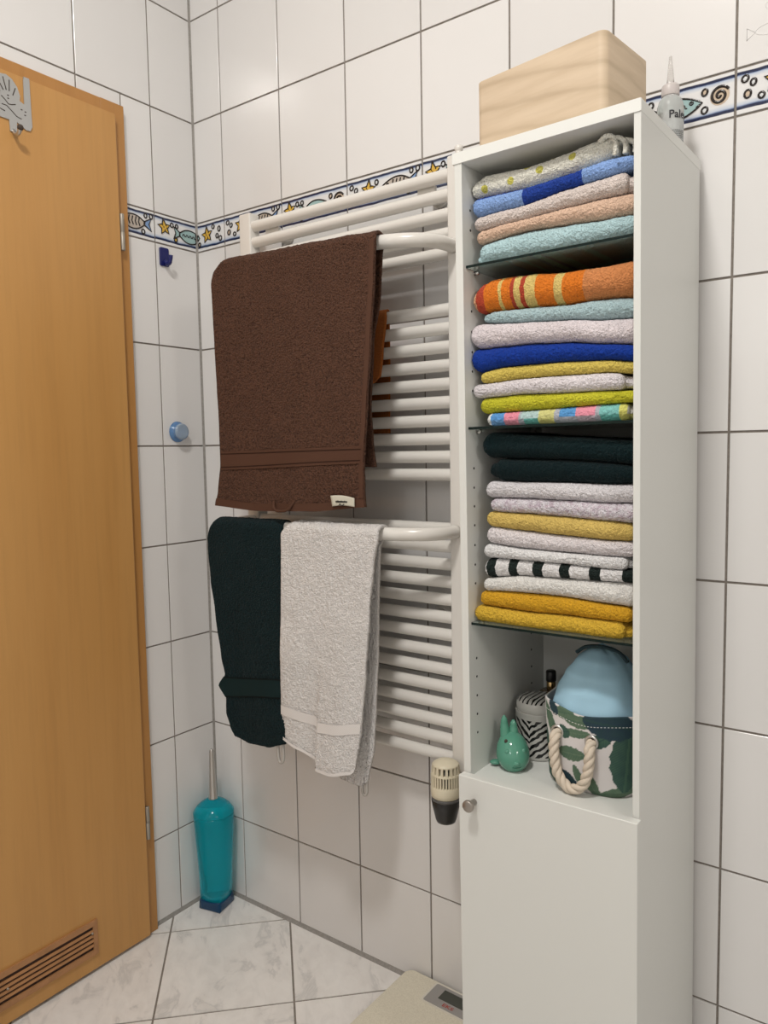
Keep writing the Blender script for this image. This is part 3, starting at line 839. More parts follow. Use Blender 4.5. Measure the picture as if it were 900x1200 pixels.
B = {
't0': [(0.018,1.612),(0.025,1.6191),(0.040,1.6260),(0.111,1.6211),(0.177,1.6260),(0.215,1.6315),(0.239,1.6345),(0.255,1.630),(0.276,1.613)],
't1': [(0.028,1.5915),(0.039,1.5913),(0.111,1.5894),(0.177,1.5925),(0.239,1.5996),(0.276,1.5970)],
't2': [(0.029,1.5617),(0.039,1.5618),(0.110,1.5636),(0.177,1.5720),(0.239,1.5757),(0.276,1.5785)],
't3': [(0.033,1.5397),(0.038,1.5403),(0.110,1.5423),(0.177,1.5456),(0.239,1.5473),(0.276,1.5466)],
't4': [(0.034,1.5187),(0.038,1.5197),(0.110,1.5255),(0.177,1.5221),(0.239,1.5175),(0.276,1.5174)],
't5': [(0.037,1.4870),(0.276,1.4870)],
'u0': [(0.020,1.447),(0.026,1.4515),(0.037,1.4595),(0.056,1.4648),(0.109,1.4630),(0.176,1.4565),(0.239,1.4550),(0.276,1.4570)],
'u1': [(0.025,1.4133),(0.036,1.4129),(0.109,1.4119),(0.176,1.4080),(0.239,1.4087),(0.276,1.4052)],
'u2': [(0.036,1.3967),(0.108,1.3901),(0.176,1.3854),(0.239,1.3782),(0.276,1.3767)],
'u3': [(0.016,1.3613),(0.035,1.3572),(0.072,1.3576),(0.108,1.3570),(0.176,1.3532),(0.239,1.3446),(0.276,1.3396)],
'u4': [(0.014,1.3219),(0.035,1.3210),(0.072,1.3256),(0.108,1.3259),(0.176,1.3250),(0.239,1.3212),(0.276,1.3166)],
'u5': [(0.033,1.3024),(0.108,1.3054),(0.175,1.3052),(0.239,1.3036),(0.276,1.2993)],
'u6': [(0.019,1.2792),(0.034,1.2803),(0.107,1.2817),(0.175,1.2793),(0.239,1.2785),(0.276,1.2762)],
'u7': [(0.031,1.2547),(0.107,1.2563),(0.175,1.2578),(0.239,1.2593),(0.276,1.2597)],
'u8': [(0.043,1.2350),(0.276,1.2350)],
'v0': [(0.032,1.2221),(0.045,1.2257),(0.107,1.2186),(0.175,1.2138),(0.276,1.2055)],
'v1': [(0.032,1.1855),(0.052,1.1837),(0.106,1.1817),(0.175,1.1797),(0.239,1.1749),(0.276,1.1703)],
'v2': [(0.043,1.1478),(0.106,1.1462),(0.175,1.1455),(0.239,1.1433),(0.276,1.1438)],
'v3': [(0.036,1.1202),(0.106,1.1210),(0.174,1.1189),(0.239,1.1161),(0.276,1.1172)],
'v4': [(0.037,1.0994),(0.105,1.0969),(0.174,1.0938),(0.239,1.0903),(0.277,1.0876)],
'v5': [(0.037,1.0751),(0.105,1.0695),(0.174,1.0652),(0.239,1.0612),(0.277,1.0614)],
'v6': [(0.032,1.0471),(0.105,1.0417),(0.174,1.0399),(0.239,1.0382),(0.277,1.0386)],
'v7': [(0.031,1.0232),(0.105,1.0236),(0.174,1.0225),(0.239,1.0199),(0.277,1.0200)],
'v8': [(0.028,0.9894),(0.104,0.9989),(0.174,1.0002),(0.238,1.0014),(0.277,1.0026)],
'v9': [(0.022,0.9693),(0.104,0.9724),(0.174,0.9715),(0.238,0.9675),(0.277,0.9657)],
'v10': [(0.010,0.9455),(0.104,0.9425),(0.174,0.9442),(0.238,0.9443),(0.277,0.9445)],
'v11': [(0.010,0.9185),(0.277,0.9185)],
}
def px(zx): return 0.0060 + (zx - 30)*0.000341      # kept for stripe positions along a towel front
ORG = (0.68, 0.185, 0.020); RED = (0.42, 0.060, 0.030); PYL = (0.66, 0.50, 0.17); PCH = (0.60, 0.235, 0.085)
def A(zx): return 0.0255 + (zx - 70)*(0.276 - 0.026)/(825 - 70)
st_orange = [(0.0, (0.66, 0.36, 0.20)), (A(76), RED), (A(120), ORG), (A(196), PYL), (A(216), ORG), (A(262), RED), (A(280), PYL), (A(312), RED), (A(332), PYL), (A(385), ORG), (A(478), PYL), (A(515), ORG), (A(612), PCH)]
GRYS = (0.40, 0.42, 0.47)
st_multi = [(0.0, (0.72, 0.72, 0.70)), (A(143), (0.10, 0.28, 0.58)), (A(215), (0.72, 0.26, 0.34)), (A(290), GRYS), (A(305), (0.42, 0.56, 0.56)), (A(388), (0.60, 0.58, 0.24)), (A(465), GRYS), (A(490), (0.10, 0.30, 0.60)), (A(570), (0.72, 0.28, 0.36)), (A(658), GRYS), (A(680), (0.20, 0.48, 0.46)), (A(767), (0.62, 0.60, 0.16)), (A(798), (0.45, 0.44, 0.40))]
BK = (0.012, 0.020, 0.018); WH = (0.72, 0.71, 0.71)
st_bw = [(0.0, WH), (A(108), BK), (A(158), WH), (A(230), BK), (A(275), WH), (A(355), BK), (A(405), WH), (A(487), BK), (A(537), WH), (A(630), BK), (A(684), WH), (A(780), BK)]
def dots(t, base, v, sep):
    # four yellow dots on the front face
    cur = base
    for (a, z) in ((A(120), 1.6025), (A(258), 1.6040), (A(403), 1.6090), (A(558), 1.6155), (A(455), 1.627), (A(335), 1.621)):
        vm = N(t, 'ShaderNodeVectorMath', operation='DISTANCE'); cm = N(t, 'ShaderNodeCombineXYZ')
        t.links.new(sep.outputs[0], cm.inputs[0]); t.links.new(sep.outputs[2], cm.inputs[2])
        t.links.new(cm.outputs[0], vm.inputs[0]); vm.inputs[1].default_value = (a, 0, z)
        lt = N(t, 'ShaderNodeMath', operation='LESS_THAN'); lt.inputs[1].default_value = 0.0058
        t.links.new(vm.outputs['Value'], lt.inputs[0])
        cur = mixcol(t, cur, (0.62, 0.58, 0.13), lt.outputs[0])
    return cur
def blue_block(t, base, v, sep):
    def cmp(sock, op, val):
        n = N(t, 'ShaderNodeMath', operation=op); n.inputs[1].default_value = val; t.links.new(sock, n.inputs[0]); return n.outputs[0]
    def mul(a_, b_):
        n = N(t, 'ShaderNodeMath', operation='MULTIPLY'); t.links.new(a_, n.inputs[0]); t.links.new(b_, n.inputs[1]); return n.outputs[0]
    # darker block in the middle of the front and along the top left
    inx = mul(cmp(sep.outputs[0], 'GREATER_THAN', A(322)), cmp(sep.outputs[0], 'LESS_THAN', A(605)))
    sl = N(t, 'ShaderNodeMath', operation='MULTIPLY_ADD'); sl.inputs[1].default_value = -0.075
    t.links.new(sep.outputs[0], sl.inputs[0]); t.links.new(sep.outputs[2], sl.inputs[2])
    f1 = mul(inx, cmp(sl.outputs[0], 'LESS_THAN', 1.5795))
    lf = mul(cmp(sep.outputs[0], 'LESS_THAN', A(322)), cmp(sep.outputs[2], 'GREATER_THAN', 1.5868))
    mx = N(t, 'ShaderNodeMath', operation='MAXIMUM'); t.links.new(f1, mx.inputs[0]); t.links.new(lf, mx.inputs[1])
    return mixcol(t, base, (0.020, 0.060, 0.34), mx.outputs[0])
def speck(c2, sc=140.0):
    def fn(t, base, v, sep):
        n = noise_node(t, v, sc, 2.0)
        r = ramp(t, n.outputs['Fac'], [(0.45, (0, 0, 0)), (0.62, (1, 1, 1))])
        return mixcol(t, base, c2, r.outputs['Color'])
    return fn
def multi_rows(t, base, v, sep):
    lt = N(t, 'ShaderNodeMath', operation='LESS_THAN'); lt.inputs[1].default_value = 1.2440; t.links.new(sep.outputs[2], lt.inputs[0])
    lower = [(0.0, (0.72, 0.72, 0.70)), (A(143), (0.16, 0.34, 0.62)), (A(215), (0.72, 0.30, 0.38)), (A(290), GRYS), (A(318), (0.14, 0.42, 0.38)), (A(388), (0.62, 0.60, 0.22)), (A(465), GRYS), (A(490), (0.44, 0.46, 0.52)), (A(570), (0.50, 0.42, 0.48)), (A(658), GRYS), (A(680), (0.14, 0.44, 0.40)), (A(767), (0.60, 0.58, 0.16)), (A(798), (0.6, 0.56, 0.2))]
    mr = N(t, 'ShaderNodeMapRange'); mr.inputs[1].default_value = 0.0; mr.inputs[2].default_value = 0.3; t.links.new(sep.outputs[0], mr.inputs[0])
    lo = ramp(t, mr.outputs[0], [(p/0.3, c) for p, c in lower], 'CONSTANT')
    return mixcol(t, base, lo.outputs['Color'], lt.outputs[0])
T = [
 # key, material, left end, right end, front depth, label, inner layer (a0, a1, zfrac0, zfrac1, extra depth)
 ('t0','t1', terry('terry_cream_dotted', (0.72, 0.71, 0.63), col_fn=dots), 0.019, 0.247, 0.024, 'cream grey folded towel with yellow dots on top of the top shelf stack', None),
 ('t1','t2', terry('terry_light_blue', (0.24, 0.38, 0.70), col_fn=blue_block), 0.022, 0.279, 0.020, 'light blue folded towel with a royal blue block, second from top', (0.235, 0.281, 0.15, 0.62, 0.006)),
 ('t2','t3', terry('terry_cream_pink', (0.66, 0.58, 0.54)), 0.025, 0.268, 0.019, 'pale cream folded towel between the light blue and the peach towels', (0.250, 0.281, 0.1, 0.8, 0.012)),
 ('t3','t4', terry('terry_peach', (0.66, 0.46, 0.34)), 0.028, 0.281, 0.019, 'peach folded towel lying on the mint towel of the top shelf', None),
 ('t4','t5', terry('terry_mint', (0.42, 0.59, 0.62)), 0.033, 0.281, 0.018, 'thick mint green folded towel at the bottom of the top shelf', (0.028, 0.12, 0.05, 0.42, 0.006)),
 ('u0','u1', terry('terry_orange_stripes', ORG, stops=[(p - 0.30*0 + 0.0, c) for p, c in st_orange], shift=0.0), 0.0225, 0.281, 0.016, 'thick orange folded towel with red and yellow stripes', None),
 ('u1','u2', terry('terry_mint_pale', (0.40, 0.54, 0.57)), 0.048, 0.281, 0.022, 'thin pale mint folded towel under the orange striped towel', (0.036, 0.15, 0.1, 0.9, 0.004)),
 ('u2','u3', terry('terry_white_rose', (0.713, 0.648, 0.670)), 0.0175, 0.281, 0.014, 'thick pinkish white folded towel above the royal blue one', None),
 ('u3','u4', terry('terry_royal_blue', (0.008, 0.038, 0.27), pile=340, strength=0.8), 0.0175, 0.281, 0.017, 'royal blue folded towel in the middle shelf stack', None),
 ('u4','u5', terry('terry_yellow_soft', (0.64, 0.50, 0.11)), 0.032, 0.280, 0.021, 'soft yellow folded towel directly under the royal blue towel', None),
 ('u5','u6', terry('terry_white_lilac', (0.713, 0.670, 0.691)), 0.019, 0.264, 0.018, 'white folded towel between the yellow and the lime towels', (0.245, 0.281, 0.12, 0.85, 0.010)),
 ('u6','u7', terry('terry_lime', (0.54, 0.52, 0.035)), 0.030, 0.281, 0.021, 'lime yellow folded towel above the multicoloured striped one', None),
 ('u7','u8', terry('terry_multi', GRYS, stops=st_multi, col_fn=multi_rows, strength=0.6), 0.0425, 0.270, 0.021, 'thin folded towel with pastel blue, pink, teal and yellow blocks', (0.240, 0.281, 0.1, 0.8, 0.010)),
 ('v0','v1', terry('terry_dark_green', (0.003, 0.0125, 0.0145), pile=320, strength=0.9), 0.0325, 0.281, 0.022, 'dark green folded towel at the top of the lowest stack', None),
 ('v1','v2', terry('terry_dark_green_b', (0.003, 0.0115, 0.0135), pile=320, strength=0.9), 0.0545, 0.279, 0.022, 'dark green folded towel resting on the white lower towels', (0.043, 0.14, 0.15, 0.80, 0.004)),
 ('v2','v3', terry('terry_white_grey', (0.670, 0.648, 0.670)), 0.037, 0.281, 0.021, 'white folded towel directly below the two dark green ones', None),
 ('v3','v4', terry('terry_lilac_speckled', (0.648, 0.616, 0.659), col_fn=speck((0.60, 0.51, 0.58))), 0.0465, 0.281, 0.021, 'speckled lilac white folded towel above the lower soft yellow towel', None),
 ('v4','v5', terry('terry_straw', (0.62, 0.45, 0.13)), 0.0385, 0.277, 0.020, 'straw yellow folded towel between lilac and white towels', None),
 ('v5','v6', terry('terry_white_c', (0.691, 0.648, 0.659)), 0.039, 0.279, 0.020, 'white folded towel directly below the straw yellow towel', None),
 ('v6','v7', terry('terry_white_thin', (0.756, 0.734, 0.745)), 0.034, 0.268, 0.019, 'thin white folded towel on top of the black striped one', (0.250, 0.280, 0.1, 0.7, 0.012)),
 ('v7','v8', terry('terry_black_white', WH, stops=st_bw), 0.0345, 0.281, 0.020, 'black and white striped folded towel', None),
 ('v8','v9', terry('terry_white_thick', (0.756, 0.724, 0.691)), 0.0325, 0.279, 0.018, 'thick white folded towel above the amber towel', None),
 ('v9','v10', terry('terry_amber', (0.62, 0.335, 0.022)), 0.0265, 0.276, 0.016, 'amber orange folded towel second from the bottom of its stack', None),
 ('v10','v11', terry('terry_golden', (0.64, 0.41, 0.045)), 0.0178, 0.266, 0.014, 'golden yellow folded towel lying on the lowest glass shelf', (0.240, 0.276, 0.08, 0.72, 0.010)),
]
for i, (kt, kb, mat, a0, a1, d0, lab, inner) in enumerate(T):
    top = [(a, z - 0.0003) for a, z in B[kt]]; bot = [(a, z + 0.0004) for a, z in B[kb]]
    o = slab('folded_towel', mat, a0, a1, top, bot, d0, 0.235 - 0.01*random.random(), i + 1, 'towel', lab)
    if inner:
        i0, i1, f0, f1, dd = inner
        tt = [(a, interp(bot, a) + (interp(top, a) - interp(bot, a))*f1) for a in [i0 + (i1 - i0)*k/8 for k in range(9)]]
        bb = [(a, interp(bot, a) + (interp(top, a) - interp(bot, a))*f0) for a in [i0 + (i1 - i0)*k/8 for k in range(9)]]
        slab('inner_layer', mat, i0, i1, tt, bb, d0 + dd, 0.22, i + 40, parent=o)
    if i == 0:
        # the open end of the fold curls over towards the right
        for k in range(3):
            a = 0.2375 + 0.0125*k
            pth = [(a - 0.010, 1.6245 - 0.003*k), (a - 0.002, 1.6295 - 0.004*k), (a + 0.007, 1.6280 - 0.005*k), (a + 0.0125, 1.6200 - 0.003*k), (a + 0.0135, 1.6085 - 0.002*k), (a + 0.0125, 1.6010)]
            pp = [Vector((p[0], 0, p[1])) for p in pth]; pp = spline(pp, 5)
            L = MB(); nn = len(pp)
            def fn(u, v, pp=pp, nn=nn, k=k):
                p = pp[int(round(v*(nn-1)))]; q = 0.0007*ns(p.x*300, u*60, p.z*300)
                return (p.x + q, 0.0215 + 0.004*k + 0.14*u + 0.002*ns(p.z*60, k, 0), p.z + q)
            L.grid(20, nn, fn)
            f = L.build('fold_edge', mat, o); md = f.modifiers.new('thickness', 'SOLIDIFY'); md.thickness = 0.0060; md.offset = 0

# ------------------------------------------------------------------ hanging towels
def ybar(x, P_=BARU): return interp([(p[0], p[1]) for p in P_][2:9], x)
def zbar(x, P_): return interp([(p[0], p[2]) for p in P_], x)
def hang(name, mat, bar, yfront, yback, FL, FR, fbot, BL, BR, bbot, label, wave, seed, amp=0.0017, nu=130, thick=0.006, cat='towel', bands=(), droop=0.0, res=0.0031):
    """towel over a bar. FL/FR: front left/right edge as (z, x), fbot(u): bottom height of the front, same for the back"""
    FL = sorted(FL); FR = sorted(FR); BL = sorted(BL); BR = sorted(BR)
    ztop0 = bar(0.5)
    ro = RB + thick*0.5 + 0.0006
    nf = int((ztop0 - min(fbot(k/8) for k in range(9)))/res); nb = int((ztop0 - min(bbot(k/8) for k in range(9)))/(res*1.6)); na = 10
    rows_ = []
    for j in range(nf): rows_.append(('f', j/nf))
    for j in range(na + 1): rows_.append(('a', j/na))
    for j in range(1, nb + 1): rows_.append(('b', j/nb))
    vs = []
    for (k_, t) in rows_:
        for i in range(nu + 1):
            u = i/nu
            # find x first
            zc = bar(u)
            if k_ == 'f':
                zb_ = fbot(u); z = zb_ + (zc - zb_)*t
                x = interp(FL, z)*(1-u) + interp(FR, z)*u; y = yfront
                wv = wave(u, z, x)*sstep(0, 0.10, zc - z); y += wv
                nrm = (0, -1, 0)
            elif k_ == 'a':
                xa0, xa1 = interp(FL, zc), interp(FR, zc); xb0, xb1 = interp(BL, zc), interp(BR, zc)
                x = (xa0*(1-u) + xa1*u)*(1-t) + (xb0*(1-u) + xb1*u)*t
                an = PI*t; yc = (yfront + yback)/2; ry = (yback - yfront)/2
                y = yc - ry*math.cos(an); z = zc + ro*math.sin(an); nrm = (0, -math.cos(an), math.sin(an))
            else:
                zb_ = bbot(u); z = zc + (zb_ - zc)*t
                x = interp(BL, z)*(1-u) + interp(BR, z)*u; y = yback; nrm = (0, 1, 0)
                y += 0.5*wave(u, z, x)*sstep(0, 0.15, zc - z)
            z -= droop*max(0.0, 1 - u/0.09)**2*(1 if k_ == 'a' else (t**6 if k_ == 'f' else (1-t)**6))
            e = min(u, 1-u)/0.02
            sm = 1.0 if e > 1 else 0.3
            for (zlo, zhi) in bands:
                zz = z - (zlo(u) + zhi(u))/2; hw = (zhi(u) - zlo(u))/2
                if k_ == 'f' and abs(zz) < hw: sm = 0.0
            q = (amp*(0.7*ns(x*150, y*150 + seed, z*150) + 0.7*ns(x*330, y*330, z*330 + seed)))*sm
            q += 0.0014*ns(x*22, seed, z*22)
            vs.append((x + q*0.3*(1 if e < 1 else 0), y + nrm[1]*q, z + nrm[2]*q))
    n = nu + 1; fs = []
    for j in range(len(rows_) - 1):
        for i in range(nu):
            fs.append((j*n + i, j*n + i + 1, (j+1)*n + i + 1, (j+1)*n + i))
    me = MB().add(vs, fs, 0, True).mesh(name)
    o = link(name, me, mat); md = o.modifiers.new('thickness', 'SOLIDIFY'); md.thickness = thick; md.offset = -1.0
    tag(o, label, cat, 'towels hanging on the radiator bars')
    return o
def strip(name, mat, parent, u0, u1, zlo, zhi, FL, FR, yfn, lift, nu=80, nz=9, prof=None):
    FL = sorted(FL); FR = sorted(FR)
    def fn(a, b):
        u = u0 + (u1-u0)*a; z = zlo(u) + (zhi(u) - zlo(u))*b
        x = interp(FL, z)*(1-u) + interp(FR, z)*u
        return (x, yfn(u, z, x) - lift - (prof(b) if prof else 0), z)
    o = MB().grid(nu, nz, fn).build(name, mat, parent, fix=False)
    return o

M_BROWN = terry('terry_brown', (0.106, 0.050, 0.031), pile=290, strength=1.0, dist=0.008, lo=0.25)
M_BROWN_W = woven('brown_woven_band', (0.090, 0.042, 0.026))
M_BROWN_D = woven('brown_groove', (0.030, 0.012, 0.007))
bFL = [(1.611,0.290),(1.582,0.283),(1.500,0.284),(1.389,0.287),(1.258,0.291),(1.174,0.290),(1.117,0.279),(1.084,0.269)]
bFR = [(1.593,0.729),(1.525,0.725),(1.403,0.715),(1.277,0.704),(1.181,0.695),(1.124,0.694),(1.093,0.696)]
bBL = [(1.60,0.300),(1.17,0.310)]
bBR = [(1.60,0.722),(1.566,0.713),(1.495,0.709),(1.409,0.691),(1.279,0.682),(1.213,0.687),(1.169,0.692)]
def b_wave(u, z, x): return 0.0040*math.sin(u*5.0 + 1.0)*sstep(1.6, 1.1, z) + 0.0022*math.sin(u*13 + z*3)*sstep(1.55, 1.10, z)
def b_bot(u): return interp([(0, 1.084), (0.30, 1.076), (0.70, 1.081), (1, 1.093)], u)
def b_lo(u): return interp([(0, 1.159), (1, 1.172)], u)
def b_hi(u): return interp([(0, 1.208), (1, 1.213)], u)
BYF, BYB = -0.2065, -0.1620
brown = hang('hanging_towel', M_BROWN, lambda u: interp([(0, 1.6035), (0.4, 1.599), (1, 1.590)], u), BYF, BYB, bFL, bFR, b_bot, bBL, bBR, lambda u: 1.168,
             'large brown terry towel hanging from the upper radiator bar', b_wave, 3.0, bands=((b_lo, b_hi), (lambda u: b_bot(u), lambda u: b_bot(u) + 0.016)), droop=0.018, nu=150)
def b_y(u, z, x): return BYF + b_wave(u, z, x)*1.0 + 0.0
strip('woven_band', M_BROWN_W, brown, 0.012, 0.985, lambda u: b_lo(u) + 0.004, lambda u: b_hi(u) - 0.004, bFL, bFR, b_y, 0.0022)
for (lo, hi) in ((b_hi, -0.010), (b_lo, 0.010)):
    strip('band_groove', M_BROWN_D, brown, 0.012, 0.985, lambda u, lo=lo, hi=hi: lo(u) + hi - 0.0011, lambda u, lo=lo, hi=hi: lo(u) + hi + 0.0011, bFL, bFR, b_y, 0.0026, 80, 3)
strip('hem', M_BROWN_W, brown, 0.0, 1.0, lambda u: b_bot(u) - 0.0005, lambda u: b_bot(u) + 0.0155, bFL, bFR, b_y, 0.0018)
strip('side_hem', M_BROWN_W, brown, 0.974, 0.999, lambda u: 1.11, lambda u: 1.588, bFL, bFR, b_y, 0.0016, 6, 80)
MB().tube(spline([(0.458, -0.2110, 1.098), (0.462, -0.2150, 1.086), (0.472, -0.2165, 1.079), (0.494, -0.2165, 1.080), (0.506, -0.2165, 1.085), (0.513, -0.2150, 1.093), (0.518, -0.2110, 1.101)], 6), 0.0030, 8).build('hanging_loop', M_BROWN_W, brown)
M_LBL = woven('cream_label_cloth', (0.62, 0.60, 0.50))
def lab_fn(a, b):
    x = 0.616 + 0.060*a + 0.004*(1-b)*(1 if a < 0.3 else 0); z = 1.0925 + 0.021*b + 0.003*math.sin(a*3.0) - 0.004*a*b
    return (x, -0.2135 + b_wave((x - 0.27)/0.425, z, x) - 0.0022*math.sin(PI*a)*(1-b), z)
lb = MB().grid(14, 7, lab_fn).build('care_label', M_LBL, brown); md = lb.modifiers.new('thickness', 'SOLIDIFY'); md.thickness = 0.0006
pr_ = MB()
for k in range(7):
    x = 0.6310 + 0.0042*k; pr_.box((x, -0.2168, 1.1010), (x + 0.0032, -0.2160, 1.1040 + 0.0006*(k % 2)))
pr_.box((0.640, -0.2168, 1.0960), (0.6435, -0.2160, 1.0985)).box((0.6455, -0.2168, 1.0948), (0.6490, -0.2160, 1.0966)).box((0.6500, -0.2168, 1.0962), (0.6520, -0.2160, 1.0985))
po = pr_.build('label_print', M_HOLE, lb); po.location = (0, b_wave(0.87, 1.1, 0.64) + 0.0004, 0)

M_GREEN = terry('terry_bottle_green', (0.0035, 0.0165, 0.020), pile=310, strength=1.0, dist=0.007, lo=0.3)
M_GREEN_W = woven('green_woven_band', (0.004, 0.018, 0.020)); M_GREEN_D = woven('green_groove', (0.0015, 0.005, 0.006))
gFL = [(1.045,0.249),(1.020,0.241),(0.990,0.241),(0.913,0.248),(0.835,0.259),(0.739,0.274),(0.700,0.284),(0.672,0.264),(0.646,0.286),(0.611,0.284),(0.580,0.297),(0.558,0.313)]
gFR = [(1.054,0.474),(0.895,0.474),(0.578,0.468)]
def g_wave(u, z, x): return 0.0035*math.sin(u*6.0)*sstep(1.02, 0.6, z)
def g_bot(u): return interp([(0, 0.562), (0.25, 0.553), (0.68, 0.560), (1, 0.577)], u)
GYF = -0.2065
def g_lo(u): return interp([(0, 0.645), (1, 0.674)], u)
def g_hi(u): return interp([(0, 0.698), (1, 0.722)], u)
green = hang('hanging_towel', M_GREEN, lambda u: 1.041, GYF, -0.162, gFL, gFR, g_bot, [(1.04,0.262),(0.56,0.325)], [(1.04,0.462),(0.56,0.450)], lambda u: 0.60,
             'dark bottle green towel hanging on the lower bar beside the white towel', g_wave, 9.0, nu=80, bands=((g_lo, g_hi),), droop=0.014)
def g_y(u, z, x): return GYF + g_wave(u, z, x)
strip('woven_band', M_GREEN_W, green, 0.0, 0.99, lambda u: g_lo(u) + 0.006, lambda u: g_hi(u) - 0.006, gFL, gFR, g_y, 0.0022, 50)
for (lo, dz) in ((g_hi, -0.006), (g_lo, 0.006)):
    strip('band_groove', M_GREEN_D, green, 0.0, 0.99, lambda u, lo=lo, dz=dz: lo(u) + dz - 0.003, lambda u, lo=lo, dz=dz: lo(u) + dz + 0.003, gFL, gFR, g_y, 0.0018, 50, 3)
M_TAPE = plain('grey_tape_loop', (0.42, 0.40, 0.37), 0.6)
MB().tube(spline([(0.441, -0.200, 0.585), (0.440, -0.201, 0.560), (0.443, -0.202, 0.536), (0.450, -0.202, 0.531), (0.456, -0.202, 0.538), (0.456, -0.201, 0.560), (0.453, -0.200, 0.582)], 5), 0.0034, 8).build('hanging_loop', M_TAPE, green)

M_WHITE_T = terry('terry_white_hanging', (0.74, 0.715, 0.70), pile=330, strength=1.0, dist=0.006, lo=0.78)
M_WHITE_W = woven('white_woven_band', (0.76, 0.735, 0.715))
wFL = [(1.041,0.478),(0.897,0.474),(0.751,0.468),(0.619,0.458),(0.586,0.459)]
wFR = [(1.045,0.729),(0.988,0.716),(0.888,0.703),(0.769,0.690),(0.665,0.677),(0.560,0.657)]
WYF = -0.2135
def w_bot(u): return interp([(0, 0.588), (0.22, 0.574), (0.43, 0.562), (0.485, 0.543), (0.70, 0.543), (0.95, 0.556), (1, 0.564)], u)
def w_wave(u, z, x):
    return 0.013*sstep(0.500, 0.455, u)*sstep(0.80, 0.58, z) - 0.004*math.sin(u*4.0 + 0.5)*sstep(1.0, 0.6, z) + 0.004*math.sin(u*9.0 + 4)*sstep(0.95, 0.7, z)
def w_lo(u): return interp([(0, 0.643), (0.43, 0.634), (0.485, 0.626), (0.7, 0.630), (1, 0.644)], u)
def w_hi(u): return w_lo(u) + 0.0215
white = hang('hanging_towel', M_WHITE_T, lambda u: 1.0415, WYF, -0.160, wFL, wFR, w_bot, [(1.04,0.500),(0.52,0.520)], [(1.04,0.716),(1.013,0.698),(0.911,0.691),(0.807,0.687),(0.683,0.678),(0.593,0.670),(0.532,0.655)], lambda u: interp([(0, 0.53), (0.6, 0.515), (0.9, 0.512), (1, 0.528)], u),
             'white terry towel hanging in the middle of the lower radiator bar', w_wave, 5.0, nu=100, amp=0.0024, bands=((w_lo, w_hi),), droop=0.010, thick=0.007)
def w_y(u, z, x): return WYF + w_wave(u, z, x)
strip('woven_band', M_WHITE_W, white, 0.004, 0.996, w_lo, w_hi, wFL, wFR, w_y, 0.0016, 80)
strip('hem', M_WHITE_W, white, 0.004, 0.996, lambda u: w_bot(u) - 0.0008, lambda u: w_bot(u) + 0.006, wFL, wFR, w_y, 0.0016, 80)
MB().tube(spline([(0.642, -0.160, 0.535), (0.641, -0.161, 0.515), (0.640, -0.161, 0.500), (0.644, -0.161, 0.494), (0.650, -0.161, 0.498), (0.651, -0.161, 0.515), (0.651, -0.160, 0.535)], 5), 0.0030, 8).build('hanging_loop', M_TAPE, white)

# orange brown cloth over the middle tubes, behind the brown towel
M_RUST = terry('terry_rust', (0.36, 0.115, 0.028), pile=300, strength=0.4)
def rust():
    zt_ = 1.4702; rr = RT + 0.0035
    pth = []
    def back_x(z): return 0.6455
    NU, NV = 40, 110
    def fn(u, v):
        # v 0 front bottom .. 1 back bottom
        if v < 0.42:
            t = v/0.42; zb_ = interp([(0, 1.345), (0.75, 1.318), (0.93, 1.338), (1.0, 1.350)], u); z = zb_ + (zt_ - zb_)*t
            xr = interp([(1.32, 0.628), (1.337, 0.652), (1.40, 0.657), (1.47, 0.666)], z); x = 0.44 + (xr - 0.44)*u
            y = YT - rr - 0.004 - 0.004*math.sin(u*9)*(1-t) - 0.004*sstep(0.3, 0.0, t)
        elif v < 0.55:
            t = (v - 0.42)/0.13; an = PI*t; x = 0.44 + (0.666 - 0.020*t - 0.44)*u; y = YT - (rr + 0.004*(1-t))*math.cos(an); z = zt_ + rr*math.sin(an)
        else:
            t = (v - 0.55)/0.45; z = zt_ - t*(zt_ - 1.236); x = 0.44 + (0.646 - 0.44)*u; y = YT + rr + 0.002*math.sin(u*7 + t*4)
        return (x, y, z + 0.0008*ns(x*200, y*200, z*200))
    o = MB().grid(NU, NV, fn).build('orange_cloth', M_RUST, fix=False)
    md = o.modifiers.new('thickness', 'SOLIDIFY'); md.thickness = 0.003; md.offset = 0
    tag(o, 'small rust orange cloth over the radiator tubes behind the brown towel', 'cloth')
rust()

# ------------------------------------------------------------------ on top of the cabinet
def m_box():
    m, t, b = nt('pale_paulownia_wood')
    v = coords(t, (5, 5, 55))
    n0 = noise_node(t, coords(t, (6, 6, 10)), 1.0, 2.0)
    wv = N(t, 'ShaderNodeTexWave', wave_type='BANDS', bands_direction='Z'); wv.inputs['Scale'].default_value = 9.0
    wv.inputs['Distortion'].default_value = 3.5; wv.inputs['Detail'].default_value = 3.0; wv.inputs['Detail Scale'].default_value = 0.7
    mpb = N(t, 'ShaderNodeMapping'); mpb.inputs['Rotation'].default_value = (0, -0.16, 0); t.links.new(coords(t, (0.9, 0.9, 1.0)), mpb.inputs['Vector']); t.links.new(mpb.outputs[0], wv.inputs['Vector'])
    r = ramp(t, wv.outputs['Fac'], [(0.0, (0.52, 0.405, 0.28)), (0.12, (0.575, 0.455, 0.32)), (0.5, (0.61, 0.485, 0.345)), (1.0, (0.625, 0.50, 0.36))])
    n = noise_node(t, v, 1.0, 4.0, 0.6)
    r2 = ramp(t, n.outputs['Fac'], [(0.32, (0.86, 0.83, 0.79)), (0.6, (1, 1, 1))])
    c = mixcol(t, r.outputs['Color'], r2.outputs['Color'], 0.8, 'MULTIPLY')
    t.links.new(c, b.inputs['Base Color']); b.inputs['Roughness'].default_value = 0.6
    return m
M_BOX = m_box()
